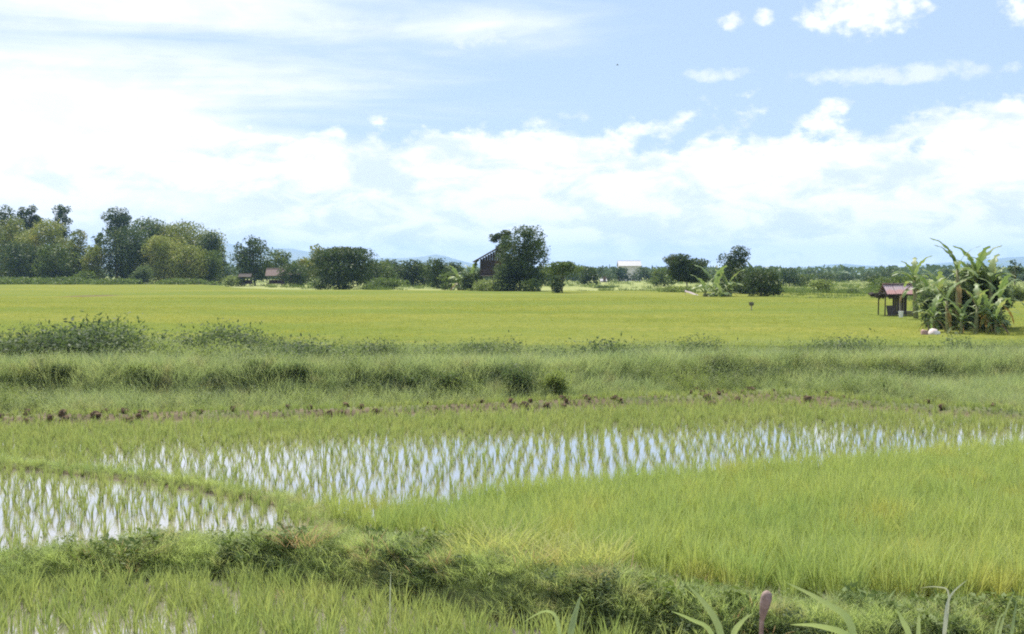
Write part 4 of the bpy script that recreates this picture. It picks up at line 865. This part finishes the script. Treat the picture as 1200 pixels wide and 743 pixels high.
# marker in the field
x_ = (880.5 - 600) * 97 / FPX
mk = empty('field_marker', (x_, 97, 0.1)); tagk(mk, 'short pale stake with a dark rag standing alone in the far rice', 'marker')
part(MB().tube([(0, 0, -0.1), (0.02, 0, 0.85)], 0.045, 7), 'stake', M['wood_pale'], mk); part(blob(0.19, 0.1, 0.15, 9, amp=0.3), 'rag', M['rag'], mk).location = (0, 0, 0.86)
part(MB().tube([(-0.22, 0, 0.98), (0.22, 0, 0.95)], 0.02, 5), 'cross_stick', M['wood_dark'], mk)
# bird
bd = empty('bird', at(723.5, 76, 120)); tagk(bd, 'tiny dark bird flying high in the blue sky', 'bird')
part(blob(0.11, 0.04, 0.035, 3, 8, 10, 0.03), 'body', M['bird'], bd, smooth=True)
for sx in (-1, 1): part(MB().add([(-0.04, 0.02 * sx, 0.01), (0.05, 0.02 * sx, 0.01), (0.03, 0.2 * sx, 0.06), (-0.03, 0.24 * sx, 0.05), (-0.04, 0.02 * sx, 0.0), (0.05, 0.02 * sx, 0.0), (0.03, 0.2 * sx, 0.054), (-0.03, 0.24 * sx, 0.044)], [(0, 1, 2, 3), (7, 6, 5, 4), (0, 4, 5, 1), (1, 5, 6, 2), (2, 6, 7, 3), (3, 7, 4, 0)]), 'wing', M['bird'], bd)

# ------------------------------------------------------------------ soil clods on the brown strip
CL = [mesh_np('soil_clod', blob(0.15, 0.12, 0.09, 30 + i, 5, 7, 0.45).v, blob(0.15, 0.12, 0.09, 30 + i, 5, 7, 0.45).f, M['earth_clod']) for i in range(6)]
rnd = random.Random(12)
cl_px = [(rnd.uniform(0, 1000), None) for _ in range(60)] + [(rnd.uniform(1000, 1200), None) for _ in range(5)] + [(rnd.uniform(820, 900), None) for _ in range(12)] + [(rnd.uniform(0, 160), None) for _ in range(16)] + [(rnd.uniform(560, 720), None) for _ in range(14)]
for px_, _ in cl_px:
    py_ = np.interp(px_, [0, 200, 400, 600, 750, 900, 1000, 1200], [494, 490, 485, 478, 471, 466, 474, 488]) + rnd.gauss(1, 4.5)
    x_, y_ = gp(px_, py_); o = link('soil_clod', rnd.choice(CL), None, (x_, y_, float(ground_z(x_, y_)) + 0.05), (rnd.uniform(-.3, .3), rnd.uniform(-.3, .3), rnd.uniform(0, 6.28))); q = rnd.uniform(0.35, 0.85); o.scale = (q, q, q * rnd.uniform(0.8, 1.3))
    tagk(o, 'dark brown clod of earth on the strip below the middle bank', 'clod', 'clods of dark earth along the strip')

# ------------------------------------------------------------------ foreground plants
def tuft_thing(px, py, n, hgt, rad, mat, label, name='grass_clump', lean=0.35, droop=0.6, seed=0, wid=0.007):
    x, y = gp(px, py, 0.35); z = float(ground_z(x, y)); o = empty(name, (x, y, z)); tagk(o, label, 'grass'); mb = blades(n, hgt * 1.25, rad, wid, lean, droop, seed, 4, 0.5)
    mb.build('blades', mat, o); return o
tuft_thing(560, 660, 200, 0.36, 0.25, M['grass_yellow'], 'yellow green grass clump at the left end of the bank crest patch', seed=1)
tuft_thing(590, 655, 260, 0.48, 0.2, M['grass_yellow'], 'tallest pointed yellow grass clump on the bank crest', seed=2)
tuft_thing(632, 668, 260, 0.36, 0.3, M['grass_yellow'], 'broad yellow grass clump with brown tips on the bank crest', seed=3)
tuft_thing(675, 672, 240, 0.40, 0.24, M['grass_yellow'], 'yellow grass clump right of the brown tipped one on the bank crest', seed=4)
tuft_thing(705, 676, 180, 0.38, 0.18, M['grass_yellow'], 'upright yellow grass clump at the right end of the bank crest patch', seed=5)
tuft_thing(355, 640, 160, 0.22, 0.28, M['grass_dry'], 'dry pinkish brown grass patch on the left part of the bank', seed=6, lean=0.7)
tuft_thing(345, 655, 100, 0.18, 0.2, M['grass_dry'], 'lower dry brown grass patch on the left part of the bank', seed=8, lean=0.7)
tuft_thing(610, 672, 50, 0.22, 0.2, M['grass_dry'], 'dry reddish grass among the yellow clumps on the crest', seed=7, lean=0.8)
tuft_thing(945, 722, 160, 0.16, 0.28, M['grass_dry'], 'dry orange brown grass patch right of the pinkish club', seed=9, lean=0.8)
def leafblade(pts, wid, parent, mat, label=None):
    """a long arching leaf through places, with a keel"""
    P = [Vector(p) for p in pts]; n = 12; Q = []
    for k in range(n + 1):
        t = k / n * (len(P) - 1); i = min(int(t), len(P) - 2); f = t - i; p0 = P[max(i - 1, 0)]; p1 = P[i]; p2 = P[i + 1]; p3 = P[min(i + 2, len(P) - 1)]
        Q.append(0.5 * ((2 * p1) + (p2 - p0) * f + (2 * p0 - 5 * p1 + 4 * p2 - p3) * f * f + (-p0 + 3 * p1 - 3 * p2 + p3) * f ** 3))
    V = []; F = []
    for k, q in enumerate(Q):
        t = k / n; tg = (Q[min(k + 1, n)] - Q[max(k - 1, 0)]).normalized(); side = tg.cross(Vector((0.15, 1, 0.5))).normalized(); nn = tg.cross(side)
        wv = wid / 2 * (0.45 + 0.75 * math.sin(math.pi * min(1, t * 0.75 + 0.15))) * (1 - t ** 5)
        V += [q + side * wv, q + nn * wv * 0.35, q - side * wv]
    for k in range(n): a = 3 * k; F += [(a, a + 1, a + 4, a + 3), (a + 1, a + 2, a + 5, a + 4)]
    base = parent.location; V = [v - base for v in V]
    o = link('leaf', mesh_np('leaf', V, F, mat, True), parent)
    if label: o['label'] = label
def reed(base, leaves, label, mat=None):
    o = empty('reed_plant', base); tagk(o, label, 'reed')
    for pts, wd in leaves:
        Q = [at(a_, b_, c_ * 0.92) for a_, b_, c_ in pts]; Q[0].z = min(Q[0].z, float(ground_z(Q[0].x, Q[0].y)))
        leafblade(Q, wd * 0.58, o, mat or M['reed'])
    return o
reed(at(850, 790, 10.8), [([(848, 790, 10.8), (845, 745, 10.9), (826, 708, 11.0), (803, 683, 11.1)], 0.085), ([(846, 780, 10.8), (835, 745, 10.8), (810, 726, 10.8), (786, 716, 10.8)], 0.06), ([(852, 790, 10.8), (858, 750, 10.9), (870, 728, 10.9), (884, 718, 11)], 0.07)], 'reed plant with broad upright leaves left of the pinkish club')
reed(at(1010, 790, 10.8), [([(1000, 780, 10.8), (998, 735, 10.9), (965, 705, 11.0), (918, 681, 11.2)], 0.09), ([(1008, 782, 10.8), (998, 752, 10.8), (962, 734, 10.8), (925, 732, 10.7)], 0.09)], 'reed plant with a long pale leaf slanting left, right of the pinkish club')
reed(at(668, 790, 10.8), [([(664, 790, 10.8), (668, 750, 10.9), (674, 720, 11.0), (681, 696, 11.1)], 0.075), ([(660, 790, 10.8), (655, 735, 10.8), (640, 716, 10.8), (612, 730, 10.7)], 0.045)], 'reed plant at the bottom centre with one arching leaf')
reed(at(1105, 760, 11.6), [([(1104, 760, 11.8), (1108, 725, 11.8), (1114, 698, 11.9), (1134, 679, 12)], 0.045), ([(1104, 758, 11.8), (1112, 700, 11.8), (1100, 688, 11.8), (1077, 689, 11.8)], 0.022)], 'pale bleached reed stalk against the dark foot of the dense rice', M['reed_pale'])
reed(at(1068, 790, 10.9), [([(1070, 790, 10.9), (1066, 750, 11), (1058, 728, 11), (1051, 714, 11)], 0.07), ([(1073, 790, 10.9), (1076, 745, 11), (1077, 718, 11)], 0.05)], 'short bright reed plant at the bottom below the bleached stalk')
reed(at(1180, 780, 11), [([(1178, 780, 11), (1186, 740, 11), (1192, 700, 11.2)], 0.04), ([(1170, 780, 11), (1172, 740, 11), (1190, 690, 11.2)], 0.035), ([(1160, 780, 11), (1168, 735, 11), (1180, 715, 11.1)], 0.03)], 'thin reed plant at the lower right corner')
reed(at(456, 740, 12.4), [([(457, 740, 12.4), (457, 705, 12.4), (458, 668, 12.4)], 0.018)], 'single thin pale stalk upright before the dark bank', M['reed_pale'])
# pinkish brown club
b0 = at(893, 716, 10.9); cb_ = empty('seed_club', b0 - Vector((0, 0, 0.08))); tagk(cb_, 'pinkish brown club shaped seed head standing on the foreground bank', 'seed head')
part(MB().tube([(-0.02, 0, -0.5), (0, 0, 0.03), (0.005, 0, 0.10)], [0.018, 0.02, 0.022], 8), 'stalk', M['spike'], cb_, smooth=True)
part(MB().tube([(0.0, 0, 0.0), (0.01, 0, 0.06), (0.022, 0, 0.13), (0.036, 0, 0.19), (0.044, 0, 0.235), (0.046, 0, 0.255)], [0.02, 0.032, 0.044, 0.050, 0.040, 0.014], 12), 'head', M['spike'], cb_, smooth=True)

# ------------------------------------------------------------------ air
mh = bpy.data.materials.new('haze'); mh.use_nodes = True; nt = mh.node_tree; nt.nodes.clear()
pv = nt.nodes.new('ShaderNodeVolumePrincipled'); pv.inputs['Color'].default_value = (0.36, 0.56, 1.0, 1); pv.inputs['Density'].default_value = 0.00010; pv.inputs['Anisotropy'].default_value = 0.2
oo = nt.nodes.new('ShaderNodeOutputMaterial'); nt.links.new(pv.outputs[0], oo.inputs['Volume'])
hb = MB().box((0, 6300, 131), (26000, 13400, 270)).build('haze', mh); hb['kind'] = 'stuff'
